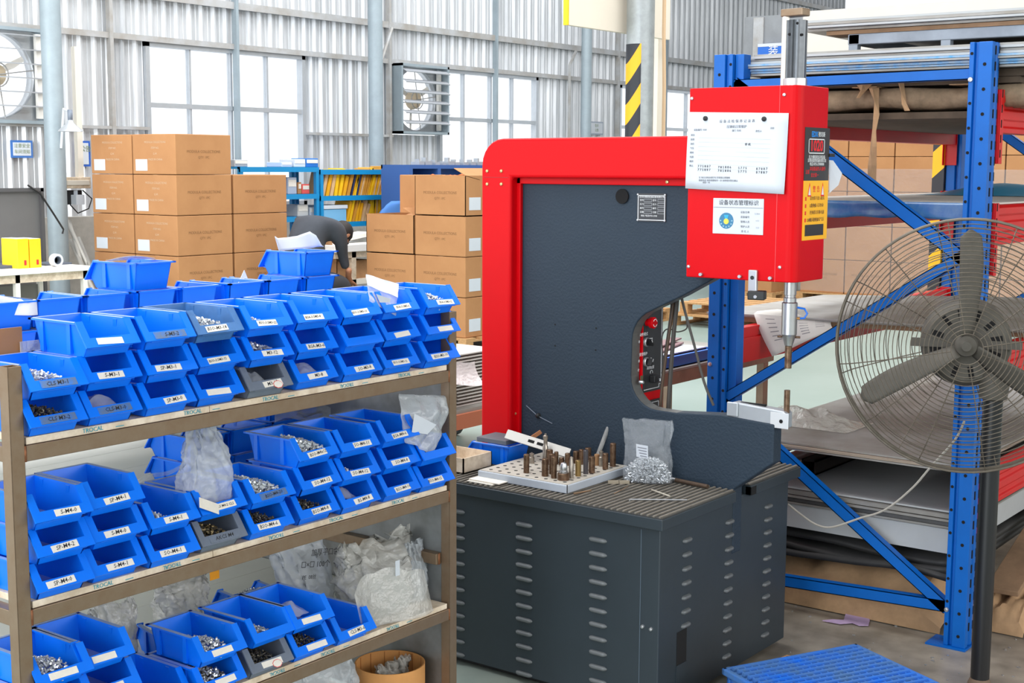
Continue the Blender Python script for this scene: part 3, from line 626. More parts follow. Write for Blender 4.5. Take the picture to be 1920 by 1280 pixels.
def skin_body(name, pts, edges, m, parent, lev=2):
    me = bpy.data.meshes.new(name); off = parent.location if parent else Vector((0,0,0))
    me.from_pydata([Vector(p[:3])-off for p in pts], edges, []); o = bpy.data.objects.new(name, me); C.objects.link(o); o.parent = parent; me.materials.append(m)
    md = o.modifiers.new('skin', 'SKIN'); md.use_smooth_shade = True
    if not me.skin_vertices: 
        bm = bmesh.new(); bm.from_mesh(me); bm.verts.layers.skin.verify(); bm.to_mesh(me); bm.free()
    for i, p in enumerate(pts):
        r = p[3] if isinstance(p[3], tuple) else (p[3], p[3]); me.skin_vertices[0].data[i].radius = r
    me.skin_vertices[0].data[0].use_root = True
    s = o.modifiers.new('smooth', 'SUBSURF'); s.levels = lev; s.render_levels = lev
    return o
# seated worker bending forward towards the right, seen from behind/side
q = at(594, 430, y=8.95); bx, by = q.x, 8.95
t = thing('person', 'person in a dark shirt bending far forward over low work behind the carton stack', 'person', (bx, by, 0))
A = Vector((1.0, .05, 0)).normalized(); S = Vector((-.05, 1.0, 0)).normalized()     # A: the way the person leans, S: their left side
def B(a, s, z): v = Vector((bx, by, 0)) + A*(a*.82) + S*s; return (v.x, v.y, z)
hipz = .60
body = [(*B(-.24, 0, hipz), .17), (*B(-.22, 0, hipz+.24), .175), (*B(-.08, 0, 1.06), .19), (*B(.12, 0, 1.08), .18), (*B(.25, 0, .99), .10), (*B(.31, 0, .96), .06),
  (*B(.10, .20, 1.0), .085), (*B(.22, .22, .80), .05), (*B(.30, .17, .66), .042), (*B(.10, -.20, 1.0), .085), (*B(.24, -.13, .80), .05), (*B(.31, -.12, .66), .042),
  (*B(-.18, .12, hipz-.02), .12), (*B(.26, .14, .54), .075), (*B(.24, .14, .12), .05), (*B(.24, .14, .07), .05), (*B(-.18, -.12, hipz-.02), .12), (*B(.26, -.14, .54), .075), (*B(.24, -.14, .12), .05), (*B(.24, -.14, .07), .05)]
skin_body('clothed_body', body, [(0,1),(1,2),(2,3),(3,4),(4,5),(3,6),(6,7),(7,8),(3,9),(9,10),(10,11),(0,12),(12,13),(13,14),(14,15),(0,16),(16,17),(17,18),(18,19)], SHIRT, t)
for s in (1, -1):
    hb = [(*B(.29, .17*s, .67), .032), (*B(.36, .11*s, .58), .028), (*B(.40, .09*s, .55), .034)]
    e = [(0,1),(1,2)]
    for k, ln in enumerate((.06, .075, .08, .07, .055)):
        o = (k-2)*.017; i = len(hb); hb += [(*B(.43, .09*s+o, .53), .010), (*B(.43+ln*.6, .09*s+o*1.2, .51), .009), (*B(.43+ln*.9, .09*s+o*1.2, .48), .008)]; e += [(2, i), (i, i+1), (i+1, i+2)]
    skin_body('forearm_and_hand', hb, e, SKIN, t, 1)
hc = Vector(B(.40, 0, .965)); M = Matrix((A, S, Vector((0,0,1)))).transposed() @ Matrix.Rotation(1.1, 3, 'Y')
m = MB().ball((0,0,0), .105, 16, (1.0, .8, 1.15)); m.v = [hc + M @ v for v in m.v]; m2 = MB().ball((.10, 0, -.01), .02, 8, (1, .7, 1.4)); m2.v = [hc + M @ v for v in m2.v]
for s in (1, -1):
    m3_ = MB().ball((0, .085*s, 0), .03, 8, (.7, .35, 1.1)); m3_.v = [hc + M @ v for v in m3_.v]; m2.add(m3_.v, m3_.f, True)
m.add(m2.v, m2.f, True); m.build('head', SKIN, t)
m = MB().ball((-.012, 0, .022), .112, 16, (1.0, .84, 1.08)); m.v = [hc + M @ v for v in m.v if True]; m.build('hair', HAIR, t)
for s in (1, -1):
    m = MB().ball((.093, .035*s, .01), .012, 8); m.v = [hc + M @ v for v in m.v]; m.build('eye', DARK, t)
    x, y, z = B(.30, .14*s, .0); m = MB(); m.b(-.10, .16, -.045, .045, 0, .07, T(x, y, 0) @ Matrix((A, S, Vector((0,0,1)))).transposed().to_4x4()); m.build('shoe', DARK, t, .02)
sx, sy, _ = B(-.24, 0, 0)
t = thing('work_stool', 'round dark stool the bending worker sits on', 'stool', (sx, sy, 0))
MB().lathe([(.001, 0), (.17, 0), (.18, .02), (.17, .04), (.001, .04)], (sx, sy, .36), 20).build('seat', DARK, t)
for k in range(4): MB().tube([(sx+.1*math.cos(k*PI/2), sy+.1*math.sin(k*PI/2), .36), (sx+.2*math.cos(k*PI/2), sy+.2*math.sin(k*PI/2), 0)], .014).build('leg', ZINC, t)
# ================================================================== RIVETING PRESS
XP, XQ, XC = 3.784, 3.839, 3.811
press = thing('riveting_press', 'red and slate C-frame riveting press with louvred cabinet and red head', 'press', (3.8, 2.4, 0))
# C-frame plate: side outline in (y, z), throat cut out, rounded
def arc(cy, cz, r, a0, a1, n): return [(cy+r*math.cos(math.radians(a0+(a1-a0)*i/n)), cz+r*math.sin(math.radians(a0+(a1-a0)*i/n))) for i in range(n+1)]
thr = [(2.02, 1.290), (2.09, 1.250), (2.19, 1.196), (2.28, 1.153)] + arc(2.262, 1.042, .108, 70, 0, 6) + arc(2.272, .925, .100, 0, -88, 7) + [(2.20, .824)]
outl = [(2.90, .30), (2.90, 1.62), (2.14, 1.62), (2.02, 1.50)] + thr + [(2.04, .836), (1.857, .826), (1.857, .706), (1.987, .607), (1.987, .40), (2.2, .30)]
MB().prism(outl, 'x', XP, XQ).build('c_frame', PRESS, press, .004)
thr2 = [(y, z) for y, z in thr]; m = MB(); k = len(thr2); m.add([(x, y-.0006, z) for x in (XP+.004, XQ-.004) for y, z in thr2], [(i, i+1, k+i+1, k+i) for i in range(k-1)]); m.build('throat_edge', mat('worn_edge', (104, 106, 104), .5, .2, var=.2, scale=30), press)
MB().lathe([(.0, .0), (.024, .0), (.024, .004), (.0, .004)], (XP-.003, 2.411, 1.506), 20, rot('Y', -PI/2)).build('round_hole', HOLE, press)
for (u, v) in ((1041, 608), (1118, 615), (1041, 648), (1117, 656)):
    p = at(u, v, x=XP); MB().cyl((XP-.0015, p.y, p.z), (XP+.003, p.y, p.z), .003, n=8).build('screw_hole', HOLE, press)
p = at(1010, 779, x=XP); MB().lathe([(.001, .012), (.008, .008), (.010, 0)], (XP, p.y, p.z), 8, rot('Y', -PI/2)).build('knob', DARK, press)
MB().tube([(XP-.004, p.y+.05, p.z+.03), (XP-.006, p.y, p.z), (XP-.004, p.y-.06, p.z-.02)], .0015).build('cable_tie', GREYBIN, press)
# red hood
XH0, XH1 = 3.734, 3.888
ho = [(2.952, .45), (2.952, 1.60)] + [(2.952-.09+.09*math.cos(math.radians(a)), 1.603+.09*math.sin(math.radians(a))) for a in (15, 30, 45, 60, 75, 90)] + [(2.12, 1.695), (2.12, 1.563), (2.825, 1.562), (2.825, .45)]
MB().prism(ho, 'x', XH0, XP-.002).build('hood', RED, press, .010, 3)
MB().prism(ho, 'x', XQ+.002, XH1).build('hood', RED, press, .004)
ho2 = [(2.951, .45), (2.951, 1.60)] + [(2.952-.09+.089*math.cos(math.radians(a)), 1.603+.089*math.sin(math.radians(a))) for a in (15, 30, 45, 60, 75, 90)] + [(2.12, 1.694), (2.12, 1.63), (2.90, 1.63), (2.90, .45)]
MB().prism(ho2, 'x', XP-.002, XQ+.002).build('hood_back', RED, press)
MB().b(XP-.016, XP-.001, 2.12, 2.826, 1.542, 1.566).b(XP-.016, XP-.001, 2.81, 2.826, .50, 1.566).build('inner_flange', RED, press, .002)
MB().b(XH0-.0008, XH0, 2.836, 2.942, 1.5622, 1.5638).build('seam', mat('seam_red', (150, 10, 20), .5), press)
for (u, v) in ((914, 320.5), (940.5, 320.5), (914, 345), (940.5, 345), (966, 775)):
    x = XH0; p = at(u, v, x=x if u < 960 else XP-.016); xx = x if u < 960 else XP-.016
    MB().lathe([(.006, 0), (.005, .004), (.001, .005)], (xx, p.y, p.z), 10, rot('Y', -PI/2)).build('screw', BRASSY, press)
p = at(1251.5, 341, x=XP-.016); MB().lathe([(.006, 0), (.005, .004), (.001, .005)], (XP-.016, p.y, p.z), 10, rot('Y', -PI/2)).build('screw', BRASSY, press)
# sheet lying on the hood
a, b = at(1025, 259, z=1.70), at(1120, 253, z=1.70)
# nameplate
y1, y0n, z1, z0 = 2.355, 2.249, 1.517, 1.428
npl = MB().b(XP-.003, XP, y0n, y1, z0, z1).build('nameplate', mat('nameplate_black', (32, 36, 42), .4), press)
f = MB(); k = .0022; f.b(XP-.0038, XP-.003, y0n+.003, y1-.003, z1-.006-k, z1-.006).b(XP-.0038, XP-.003, y0n+.003, y1-.003, z0+.004, z0+.004+k).b(XP-.0038, XP-.003, y0n+.003, y0n+.003+k, z0+.004, z1-.006).b(XP-.0038, XP-.003, y1-.003-k, y1-.003, z0+.004, z1-.006)
f.build('border', WTXT, npl)
def ptxt(s, size, u, v, x, m, par, **kw):
    p = at(u, v, x=x); return text('lettering', s, size, (x-.0005, p.y, p.z), (0,-1,0), (0,0,1), m, par, **kw)
ptxt('深圳市精密机械设备有限公司', .0072, 1222.5, 369.5, XP-.0035, WTXT, npl)
for i in range(4):
    z = z1-.022-.0125*i
    for yy, w in ((y1-.018, .016), (y1-.04, .03), (y1-.065, .014), (y1-.089, .026)):
        if w > .02:
            MB().b(XP-.0037, XP-.003, yy-w/2, yy+w/2, z-.0045, z+.0045).build('data_box', mat('print_grey', (150, 154, 158), .6), npl); MB().b(XP-.0040, XP-.0037, yy-w/2+.0015, yy+w/2-.0015, z-.003, z+.003).build('data_field', mat('nameplate_black', (32, 36, 42)), npl)
        else: text('lettering', ('型号', '压力', '编号', '日期')[i], .007, (XP-.004, yy, z), (0,-1,0), (0,0,1), WTXT, npl)
text('lettering', '地址 电话', .007, (XP-.004, y1-.03, z0+.018), (0,-1,0), (0,0,1), WTXT, npl); text('lettering', '0755-2700', .007, (XP-.004, y1-.06, z0+.018), (0,-1,0), (0,0,1), WTXT, npl)
for yy in (y0n+.003, y1-.003):
    for zz in (z0+.004, z1-.004): MB().lathe([(.0042, 0), (.003, .003), (.0005, .0035)], (XP-.003, yy, zz), 8, rot('Y', -PI/2)).build('rivet_head', ZINC, npl)
# head
HX0, HX1, HY0, HY1, HZ0, HZ1 = 3.700, 3.918, 1.765, 2.125, 1.267, 1.835
r = .03
hp = [(HX0, HY1), (HX0, HY0+r)] + [(HX0+r-r*math.cos(math.radians(a)), HY0+r-r*math.sin(math.radians(a))) for a in (15, 30, 45, 60, 75)] + [(HX0+r, HY0), (HX1-r, HY0)] + [(HX1-r+r*math.sin(math.radians(a)), HY0+r-r*math.cos(math.radians(a))) for a in (15, 30, 45, 60, 75)] + [(HX1, HY0+r), (HX1, HY1)]
head = MB().prism(hp, 'z', HZ0, HZ1).build('head', RED, press, .003)
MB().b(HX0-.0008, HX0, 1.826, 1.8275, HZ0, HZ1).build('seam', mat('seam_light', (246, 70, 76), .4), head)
for (u, v) in ((1298, 184.5), (1471, 177.5), (1291.5, 499.5), (1462.5, 501)):
    p = at(u, v, x=HX0); MB().lathe([(.0055, 0), (.0045, .004), (.0005, .005)], (HX0, p.y, p.z), 10, rot('Y', -PI/2)).build('screw', ZINC, head)
for (u, v) in ((1316, 514), (1389, 518), (1446, 521)):
    p = at(u, v, x=HX0); MB().cyl((HX0-.012, p.y, p.z), (HX0, p.y, p.z), .005, n=10).build('bolt', ZINC, head)
# proximity switch bracket under the head
p = at(1412, 528, x=HX0-.01)
q = MB().b(HX0-.012, HX0, p.y-.012, p.y+.016, p.z-.03, p.z+.035).build('switch_bracket', ZINC, head, .003)
M = T(HX0-.02, p.y-.012, p.z-.038) @ rot('Z', .3); MB().b(-.012, .03, -.03, .02, -.014, .012, M).build('sensor', DARK, q, .003)
MB().cyl((HX0-.035, p.y-.02, p.z-.042), (HX0-.028, p.y-.02, p.z-.042), .005, n=10).build('sensor_eye', ZINC, q)
MB().cyl((HX0-.014, p.y+.002, p.z+.012), (HX0-.011, p.y+.002, p.z+.012), .006, n=10).build('bracket_screw', DARK, q)
# cylinder and stop bar above
MB().cyl((XC, 1.835, HZ1), (XC, 1.835, HZ1+.025), .036, n=24).cyl((XC, 1.835, HZ1+.02), (XC, 1.835, 1.995), .006, n=8).build('cylinder_neck', BRIGHT, head)
p = at(1489, 100, x=XC); yc = p.y
cyl = MB()
zt = at(1494, 38, x=XC).z; zb = HZ1+.022
prof = [(.034, 0), (.034, zt-zb)]
n = 40; vs = []
for z in (zb, zt):
    for i in range(n):
        a = 2*PI*i/n; rr = .0335 if i % 4 < 2 else .0315; vs.append((XC+.008+rr*math.cos(a), yc-.0+rr*math.sin(a), z))
cyl.add(vs, [(i, (i+1) % n, n+(i+1) % n, n+i) for i in range(n)] + [tuple(range(n-1, -1, -1)), tuple(range(n, 2*n))])
cyl.build('cylinder_sleeve', mat('dark_chrome', (84, 88, 92), .24, .85, var=.2, scale=30), head)
for (u, v) in ((1495, 43.5), (1481.5, 64.5), (1511, 64)):
    pp = at(u, v, x=XC-.02); d = Vector((pp.x-XC-.008, pp.y-yc, 0)).normalized(); c = Vector((XC+.008, yc, pp.z))
    MB().cyl(c+d*.030, c+d*.0345, .004, n=8).build('set_screw_hole', HOLE, head)
p2 = at(1472, 100, x=XC-.012)
MB().cyl((p2.x, p2.y, HZ1), (p2.x, p2.y, at(1472, 30, x=p2.x).z), .0115, n=14).build('guide_rod', mat('pale_steel', (222, 216, 206), .3, .6), head)
zq = at(1480, 35, x=XC).z
M = T(XC-.004, yc+.012, zq) @ rot('Z', -.12)
MB().b(-.022, .022, -.052, .022, .004, .026, M).build('stop_bar', STEEL, head, .003)
# ram below the head
rp = at(1480, 600, x=XC); yr = rp.y
ram = MB().lathe([(.0185, 1.267), (.0185, 1.222), (.0165, 1.220), (.0165, 1.214), (.0190, 1.212), (.0190, 1.200), (.0235, 1.197), (.0235, 1.102), (.0205, 1.098), (.0120, 1.068), (.0001, 1.068)], (XC, yr, 0), 24).build('ram', BRIGHT, press)
MB().b(XC-.017, XC-.0145, yr-.006, yr+.006, 1.232, 1.264).build('scale_sticker', mat('sticker_blue', (110, 160, 220), .6), ram)
MB().cyl((XC, yr, 1.066), (XC, yr, at(1478, 690, x=XC).z), .0108, n=14).build('punch', PUNCH, ram)
for s in (1, -1): MB().cyl((XC+.018*s*.34, yr-.018*s*.94, 1.094), (XC+.034*s*.34, yr-.034*s*.94, 1.094), .0035, n=8).build('clamp_screw', PUNCH, ram)
MB().cyl((XC+.006, yr-.017, 1.151), (XC+.01, yr-.03, 1.151), .004, n=8).build('air_fitting', mat('brass', (190, 140, 80), .4, .8), ram)
MB().tube([(XC+.008, yr-.026, 1.151), (XC+.018, yr-.040, 1.152), (XC+.022, yr-.047, 1.166), (XC+.018, yr-.040, 1.18), (XC+.006, yr-.02, 1.184), (XC, yr-.012, 1.184)], .0032, 8).build('air_hose', mat('hose_blue', (24, 110, 216), .35), ram)
# lower tool holder on the arm
ta = at(1362, 745, x=XC-.03)
hold = MB()
hz0, hz1 = .824, .874
hold.prism([(2.004, hz0), (2.004, hz1+.006), (1.852, hz1-.004), (1.828, hz1-.006), (1.82, hz1-.012), (1.82, hz0-.008), (1.855, hz0-.008), (1.855, hz0)], 'x', XC-.022, XC+.022)
hb = hold.build('tool_holder', ALU, press, .004)
MB().b(XC-.030, XC-.022, 1.98, 2.018, hz0+.012, hz1+.006).build('holder_ear', ALU, hb, .003)
MB().b(XC-.0232, XC-.022, 1.812, 1.872, hz0-.008, hz1-.010).build('holder_nose', mat('pale_alu', (222, 224, 226), .4, .4), hb, .001)
MB().b(XC-.003, XC+.006, 1.90, 1.985, hz1-.004, hz1+.0055).build('slot', HOLE, hb)
MB().cyl((XC-.0245, 1.836, .838), (XC-.022, 1.836, .838), .006, n=12).build('set_screw', HOLE, hb)
MB().cyl((XC, yr, hz0), (XC, yr, at(1475, 731, x=XC).z), .0092, n=14).build('lower_die', PUNCH, hb)
# paper checklist held by magnets
def sheet_on_head():
    tl, tr, bl, br = at(1292, 210, x=HX0-.003), at(1479, 212, x=HX0-.006), at(1285, 353, x=HX0-.009), at(1470, 364, x=HX0-.010)
    def fn(u, v):
        a = tl*(1-u)+tr*u; b = bl*(1-u)+br*u; p = a*(1-v)+b*v; p.x -= .004*math.sin(v*PI)*math.sin(u*3+1)*.6; return p
    t = thing('checklist_paper', 'white printed maintenance checklist held by two magnets on the red press head', 'paper', tuple(bl))
    MB().grid(fn, 8, 8).build('sheet', WHITE, t, solid=.0004)
    def on(u, v): p = fn((u), v); return Vector((p.x-.0012, p.y, p.z))
    for (u, v) in ((1323, 222), (1433, 223)):
        p = at(u, v, x=HX0-.006); MB().lathe([(.0075, 0), (.0072, .004), (.003, .006), (.0005, .0055)], (p.x, p.y, p.z), 14, rot('Y', -PI/2)).build('magnet', DARK, t)
    tx = lambda s, sz, u, v, m=INKG, al='CENTER': text('print', s, sz, on(u, v), (0,-1,0), (0,0,1), m, t, align=al)
    tx('设 备 点 检 保 养 记 录 表', .0105, .5, .11); tx('压铆机日常维护', .0095, .5, .18); tx('设备编号 1020', .007, .13, .23); tx('部门 车间', .007, .5, .23); tx('责任人', .007, .72, .23); tx('月份', .0065, .85, .19)
    for i in range(8):
        v = .30+.057*i
        tx(('清洁', '润滑', '油位', '气压', '螺丝', '电源', '模具', '确认')[i], .0068, .055, v)
        m = MB(); p0, p1 = on(.12, v+.028), on(.84, v+.028)
        m.add([p0, p1, p1-Vector((0, 0, .0007)), p0-Vector((0, 0, .0007))], [(0, 1, 2, 3)]); m.build('ruled_line', mat('ruled', (176, 184, 192), .8), t)
    for i, u in enumerate((.19, .40, .58, .77)):
        for k in range(2): tx(('7 7 5 8 8 7', '7 8 5 8 8 6', '5 7 7 5', '8 7 8 8 7')[i], .0100, u, .70+.045*k, INK)
    for i in range(3): tx(('注 每日点检后请打勾 异常请立即报修', '维修电话 保养周期每月一次 由班组长签名确认', '保存一年')[i], .0064, (.30, .34, .22)[i], .84+.035*i)
    tx('停 机', .0085, .62, .40, INK)
sheet_on_head()
# status plate
sp = MB(); a, b = at(1338, 371, x=HX0), at(1431, 442, x=HX0)
plate = MB().b(HX0-.002, HX0, b.y, a.y, b.z+.002, a.z).build('status_plate', WHITE, head, .0015)
ptxt('设备状态管理标识', .0165, 1385, 380.5, HX0-.002, INK, plate)
l = at(1338, 388, x=HX0); MB().b(HX0-.0026, HX0-.002, b.y+.002, a.y-.002, l.z-.0007, l.z+.0007).build('rule', INKG, plate)
c = at(1362.5, 413.5, x=HX0)
MB().lathe([(.0001, .0006), (.024, .0006), (.024, 0)], (HX0-.002, c.y, c.z), 28, rot('Y', -PI/2)).build('dial', mat('dial_blue', (48, 116, 154), .5), plate)
MB().lathe([(.0001, .0006), (.0085, .0006), (.0085, 0)], (HX0-.0028, c.y, c.z-.002), 18, rot('Y', -PI/2)).build('dial_centre', mat('dial_yellow', (226, 206, 70), .5), plate)
MB().add([(HX0-.0030, c.y+.008, c.z+.017), (HX0-.0030, c.y-.008, c.z+.017), (HX0-.0030, c.y-.003, c.z+.004), (HX0-.0030, c.y+.003, c.z+.004)], [(0, 1, 2, 3)]).build('dial_pointer', mat('dial_cyan', (40, 160, 200), .5), plate)
for i in range(5): ptxt(('设备名称', '设备编号', '管理人员', '维护人员', '责 任 人')[i], .0075, 1397, 398+9*i, HX0-.002, INKG, plate)
for i in range(3): ptxt(('压铆机', '1020', '正常')[i], .006, 1420, 401+13*i, HX0-.002, mat('faint_grey', (190, 194, 200), .8), plate)
for i in range(7):
    an = PI*(1.0+i/6); MB().lathe([(.0001, .0004), (.0022, .0004), (.0022, 0)], (HX0-.0026, c.y+.019*math.cos(an), c.z+.019*math.sin(an)), 6, rot('Y', -PI/2)).build('dial_mark', mat('dial_pale', (150, 190, 206), .5), plate)
# black and yellow plates on the front face
def fpt(u, v): return at(u, v, y=HY0)
a, b, cc, d = fpt(1509, 238), fpt(1554, 339), fpt(1507, 338), fpt(1551, 451)
fx0, fx1 = (a.x+cc.x)/2, HX1-.008
blk = MB().b(fx0, fx1, HY0-.0015, HY0, (b.z+cc.z)/2, a.z).build('black_nameplate', mat('plate_black', (44, 40, 38), .45), head)
yel = MB().b(fx0, fx1, HY0-.0014, HY0, fpt(1505, 451).z, (b.z+cc.z)/2).build('yellow_warning_plate', mat('plate_yellow', (252, 184, 10), .45), head)
xm = (fx0+fx1)/2; F = lambda s, sz, x, z, m, par, **k: text('lettering', s, sz, (x, HY0-.0017, z), (1,0,0), (0,0,1), m, par, **k)
zt_, zm_ = a.z, (b.z+cc.z)/2; H1 = zt_-zm_
F('EDX', .022, xm-.020, zt_-H1*.13, BTXT, blk, bold=.0008); F('德克斯', .016, xm+.028, zt_-H1*.13, WTXT, blk)
k = .003; zz1, zz0, xx0, xx1 = zt_-H1*.21, zt_-H1*.49, fx0+.025, fx1-.035
MB().b(xx0, xx1, HY0-.002, HY0-.0015, zz1-k, zz1).b(xx0, xx1, HY0-.002, HY0-.0015, zz0, zz0+k).b(xx0, xx0+k, HY0-.002, HY0-.0015, zz0, zz1).b(xx1-k, xx1, HY0-.002, HY0-.0015, zz0, zz1).build('number_frame', WTXT, blk)
F('1020', .044, (xx0+xx1)/2, (zz0+zz1)/2, RTXT, blk, bold=.0012)
F('压力铆接机系列设备', .0125, xm, zt_-H1*.56, WTXT, blk); F('深圳市精密机械有限公司', .0115, xm, zt_-H1*.625, WTXT, blk); F('电话 0755-27000000', .0115, xm, zt_-H1*.69, WTXT, blk)
F('本设备请专人操作', .0135, xm+.006, zt_-H1*.78, RTXT, blk); F('注意', .0135, fx0+.022, zt_-H1*.84, RTXT, blk); F('安全第一', .0135, xm-.012, zt_-H1*.90, RTXT, blk)
zb_ = fpt(1505, 451).z; H2 = zm_-zb_
for s in (-1, 1):
    xw = xm+.045*s; zw = zm_-H2*.15
    MB().prism([(xw-.012, zw-.02), (xw+.012, zw-.02), (xw, zw+.02)], 'y', HY0-.0020, HY0-.0014).build('warning_triangle', RTXT, yel); MB().prism([(xw-.008, zw-.016), (xw+.008, zw-.016), (xw, zw+.011)], 'y', HY0-.0023, HY0-.0020).build('triangle_centre', WTXT, yel)
    F('!', .024, xw, zw-.005, RTXT, yel)
F('警', .020, xm-.013, zm_-H2*.15, RTXT, yel); F('告', .020, xm+.015, zm_-H2*.15, RTXT, yel)
for i in range(4):
    z = zm_-H2*(.30+.12*i); MB().b(fx0+.012, fx0+.020, HY0-.002, HY0-.0014, z-.006, z+.005).build('bullet_mark', RTXT, yel)
    F(('请勿将手放入模具', '非专业人员勿动', '更换模具先断电源', '每天检查油位气压')[i], .0125, xm+.010, z, INKB, yel); F(('以免受伤', '', '以确保人身安全', '保持清洁')[i], .011, xm-.02, z-.022, INKB, yel)
MB().b(fx0+.016, fx1-.026, HY0-.002, HY0-.0014, zb_+H2*.07, zb_+H2*.26).build('black_field', mat('plate_black', (44, 40, 38)), yel)
F('服务 热线 24h', .0145, xm-.004, zb_+H2*.20, RTXT, yel); F('400-880-1020', .0135, xm-.006, zb_+H2*.12, RTXT, yel)
# folded white paper stuck behind the head's front edge
p = at(1562, 335, x=HX1+.004); one('folded_paper', MB().add([at(1553, 300, x=HX1+.003), at(1562, 301, x=HX1+.02), at(1579, 325, x=HX1+.03), at(1572, 347, x=HX1+.02), at(1555, 362, x=HX1+.003)], [(0, 1, 2), (0, 2, 3), (0, 3, 4)]), WHITE, 'folded white paper sticking out behind the front edge of the press head', 'paper', solid=.0006)
one('dark_clip', MB().b(HX1-.012, HX1+.02, HY0-.008, HY0+.004, at(1550, 290, y=HY0).z-.006, at(1550, 290, y=HY0).z+.004), DARK, 'small dark clip on the front edge of the press head', 'clip', bevel=.002)
# operating panel on the far side, seen through the throat
pan = MB().b(XQ+.001, XQ+.125, 2.36, 2.80, .70, 1.24).build('control_box', RED, press, .003)
MB().b(XQ+.001, XQ+.115, 2.355, 2.36, .865, 1.235).build('control_plate', mat('panel_black', (44, 46, 48), .45), pan)
MB().b(XQ+.001, XQ+.115, 2.355, 2.36, .72, .835).build('lower_plate', mat('panel_black', (44, 46, 48), .45), pan)
f = MB(); xa, xb = XQ+.001, XQ+.106
f.b(xb, xb+.002, 2.3535, 2.355, .885, 1.228).b(xa, xb-.01, 2.3535, 2.355, .873, .875).b(xb-.012, xb-.010, 2.3535, 2.355, .873, .885).b(xb-.012, xb, 2.3535, 2.355, .884, .886).b(xa, xb-.012, 2.3535, 2.355, .826, .828).b(xb-.012, xb-.010, 2.3535, 2.355, .81, .827).b(xb-.002, xb, 2.3535, 2.355, .74, .81)
f.build('white_border', WTXT, pan)
def onp(u, v): return at(u, v, y=2.355)
p = onp(1213, 604); MB().lathe([(.0125, 0), (.0125, .012), (.0185, .016), (.019, .028), (.016, .031), (.0005, .031)], tuple(p), 22, rot('X', PI/2)).build('emergency_stop', RED, pan)
m = MB()
for a0, a1 in ((20, 150), (200, 330)): m.tube([(p.x+.012*math.cos(math.radians(a0+(a1-a0)*i/6)), 2.355-.0316, p.z+.012*math.sin(math.radians(a0+(a1-a0)*i/6))) for i in range(7)], .0012, 4)
m.build('stop_arrows', WTXT, pan)
for i, (u, v, an) in enumerate(((1211, 641, -.6), (1210.5, 678, .5))):
    p = onp(u, v); k = MB().lathe([(.0155, 0), (.0155, .006), (.0125, .008), (.0125, .006), (.0005, .006)], tuple(p), 20, rot('X', PI/2)).build('selector_switch', ZINC, pan)
    MB().lathe([(.0112, .004), (.0112, .010), (.0005, .010)], tuple(p), 16, rot('X', PI/2)).b(-.0035, .0035, -.026, -.008, -.012, .012, T(*p) @ rot('Y', an)).build('selector_knob', DARK, pan)
    MB().b(-.001, .001, -.0268, -.026, .002, .012, T(*p) @ rot('Y', an)).build('selector_mark', WTXT, pan)
P_ = lambda s, sz, u, v, m=WTXT: text('lettering', s, sz, (onp(u, v).x, 2.3545, onp(u, v).z), (1,0,0), (0,0,1), m, pan)
P_('动作模式', .0125, 1207, 627); P_('手', .010, 1198.5, 641); P_('脚踏', .010, 1220.5, 636); P_('安全防护', .0125, 1206, 664); P_('关', .010, 1198, 677); P_('开', .010, 1220.5, 673); P_('返回位置', .0115, 1219.5, 689); P_('计', .010, 1197, 694)
p = onp(1221, 709); MB().b(p.x-.014, p.x+.014, 2.332, 2.355, p.z-.012, p.z+.012).build('adjuster', DARK, pan, .003); MB().tube([(p.x+.008*math.cos(a), 2.3545, p.z+.02+.007*math.sin(a)) for a in (3.6, 2.9, 2.2, 1.57, .9, .2, -.4)], .0008, 4).build('dial_arc', WTXT, pan)
p = onp(1228, 712); MB().lathe([(.006, 0), (.006, .02), (.004, .024), (.0005, .024)], tuple(p), 12, rot('X', PI/2)).build('push_button', ZINC, pan)
p = onp(1199.5, 716); MB().lathe([(.006, 0), (.006, .012), (.004, .015), (.0005, .015)], tuple(p), 12, rot('X', PI/2)).build('push_button', ZINC, pan)
p = onp(1203, 712); MB().b(p.x-.008, p.x+.008, 2.354, 2.355, p.z-.014, p.z+.014).build('counter_label', mat('olive_label', (88, 84, 60), .7), pan)
# cables hanging behind the throat
def cable(pts, r, label, m=None): one('control_cable', MB().tube(pts, r, 7), m or mat('cable_grey', (66, 62, 58), .5), label, 'cable', 'cables hanging behind the press jaw')
def sm(pts, n=5):
    o = []; P = [Vector(p) for p in pts]
    for i in range(len(P)-1):
        p0, p1, p2, p3 = P[max(0, i-1)], P[i], P[i+1], P[min(len(P)-1, i+2)]
        for k in range(n):
            t = k/n; o.append(.5*((2*p1)+(p2-p0)*t+(2*p0-5*p1+4*p2-p3)*t*t+(3*p1-p0-3*p2+p3)*t**3))
    return o+[P[-1]]
xk = XQ+.05
K = lambda *uv: sm([at(u, v, x=xk) for u, v in uv])
cable(K((1270, 520), (1269, 570), (1262, 640), (1253, 770), (1250, 850)), .0075, 'thick grey control cable hanging behind the press jaw')
cable(K((1265, 520), (1262, 575), (1250, 660), (1240, 740), (1236, 800)), .005, 'thin brown control cable hanging beside the thick grey one', mat('cable_brown', (88, 70, 56), .5))
cable(K((1261, 520), (1258, 580), (1247, 660), (1241, 700)), .003, 'thinnest dark cable hanging nearest the control panel')
cable(K((1274, 520), (1279, 562), (1300, 640), (1320, 715), (1338, 760)), .0045, 'grey cable running slantwise from the jaw down to the tool holder')
cable(K((1280, 560), (1287, 600), (1287, 616), (1270, 622), (1258, 617), (1247, 619), (1241, 636), (1243, 680), (1238, 730)), .0022, 'looped thin black cable behind the press jaw')
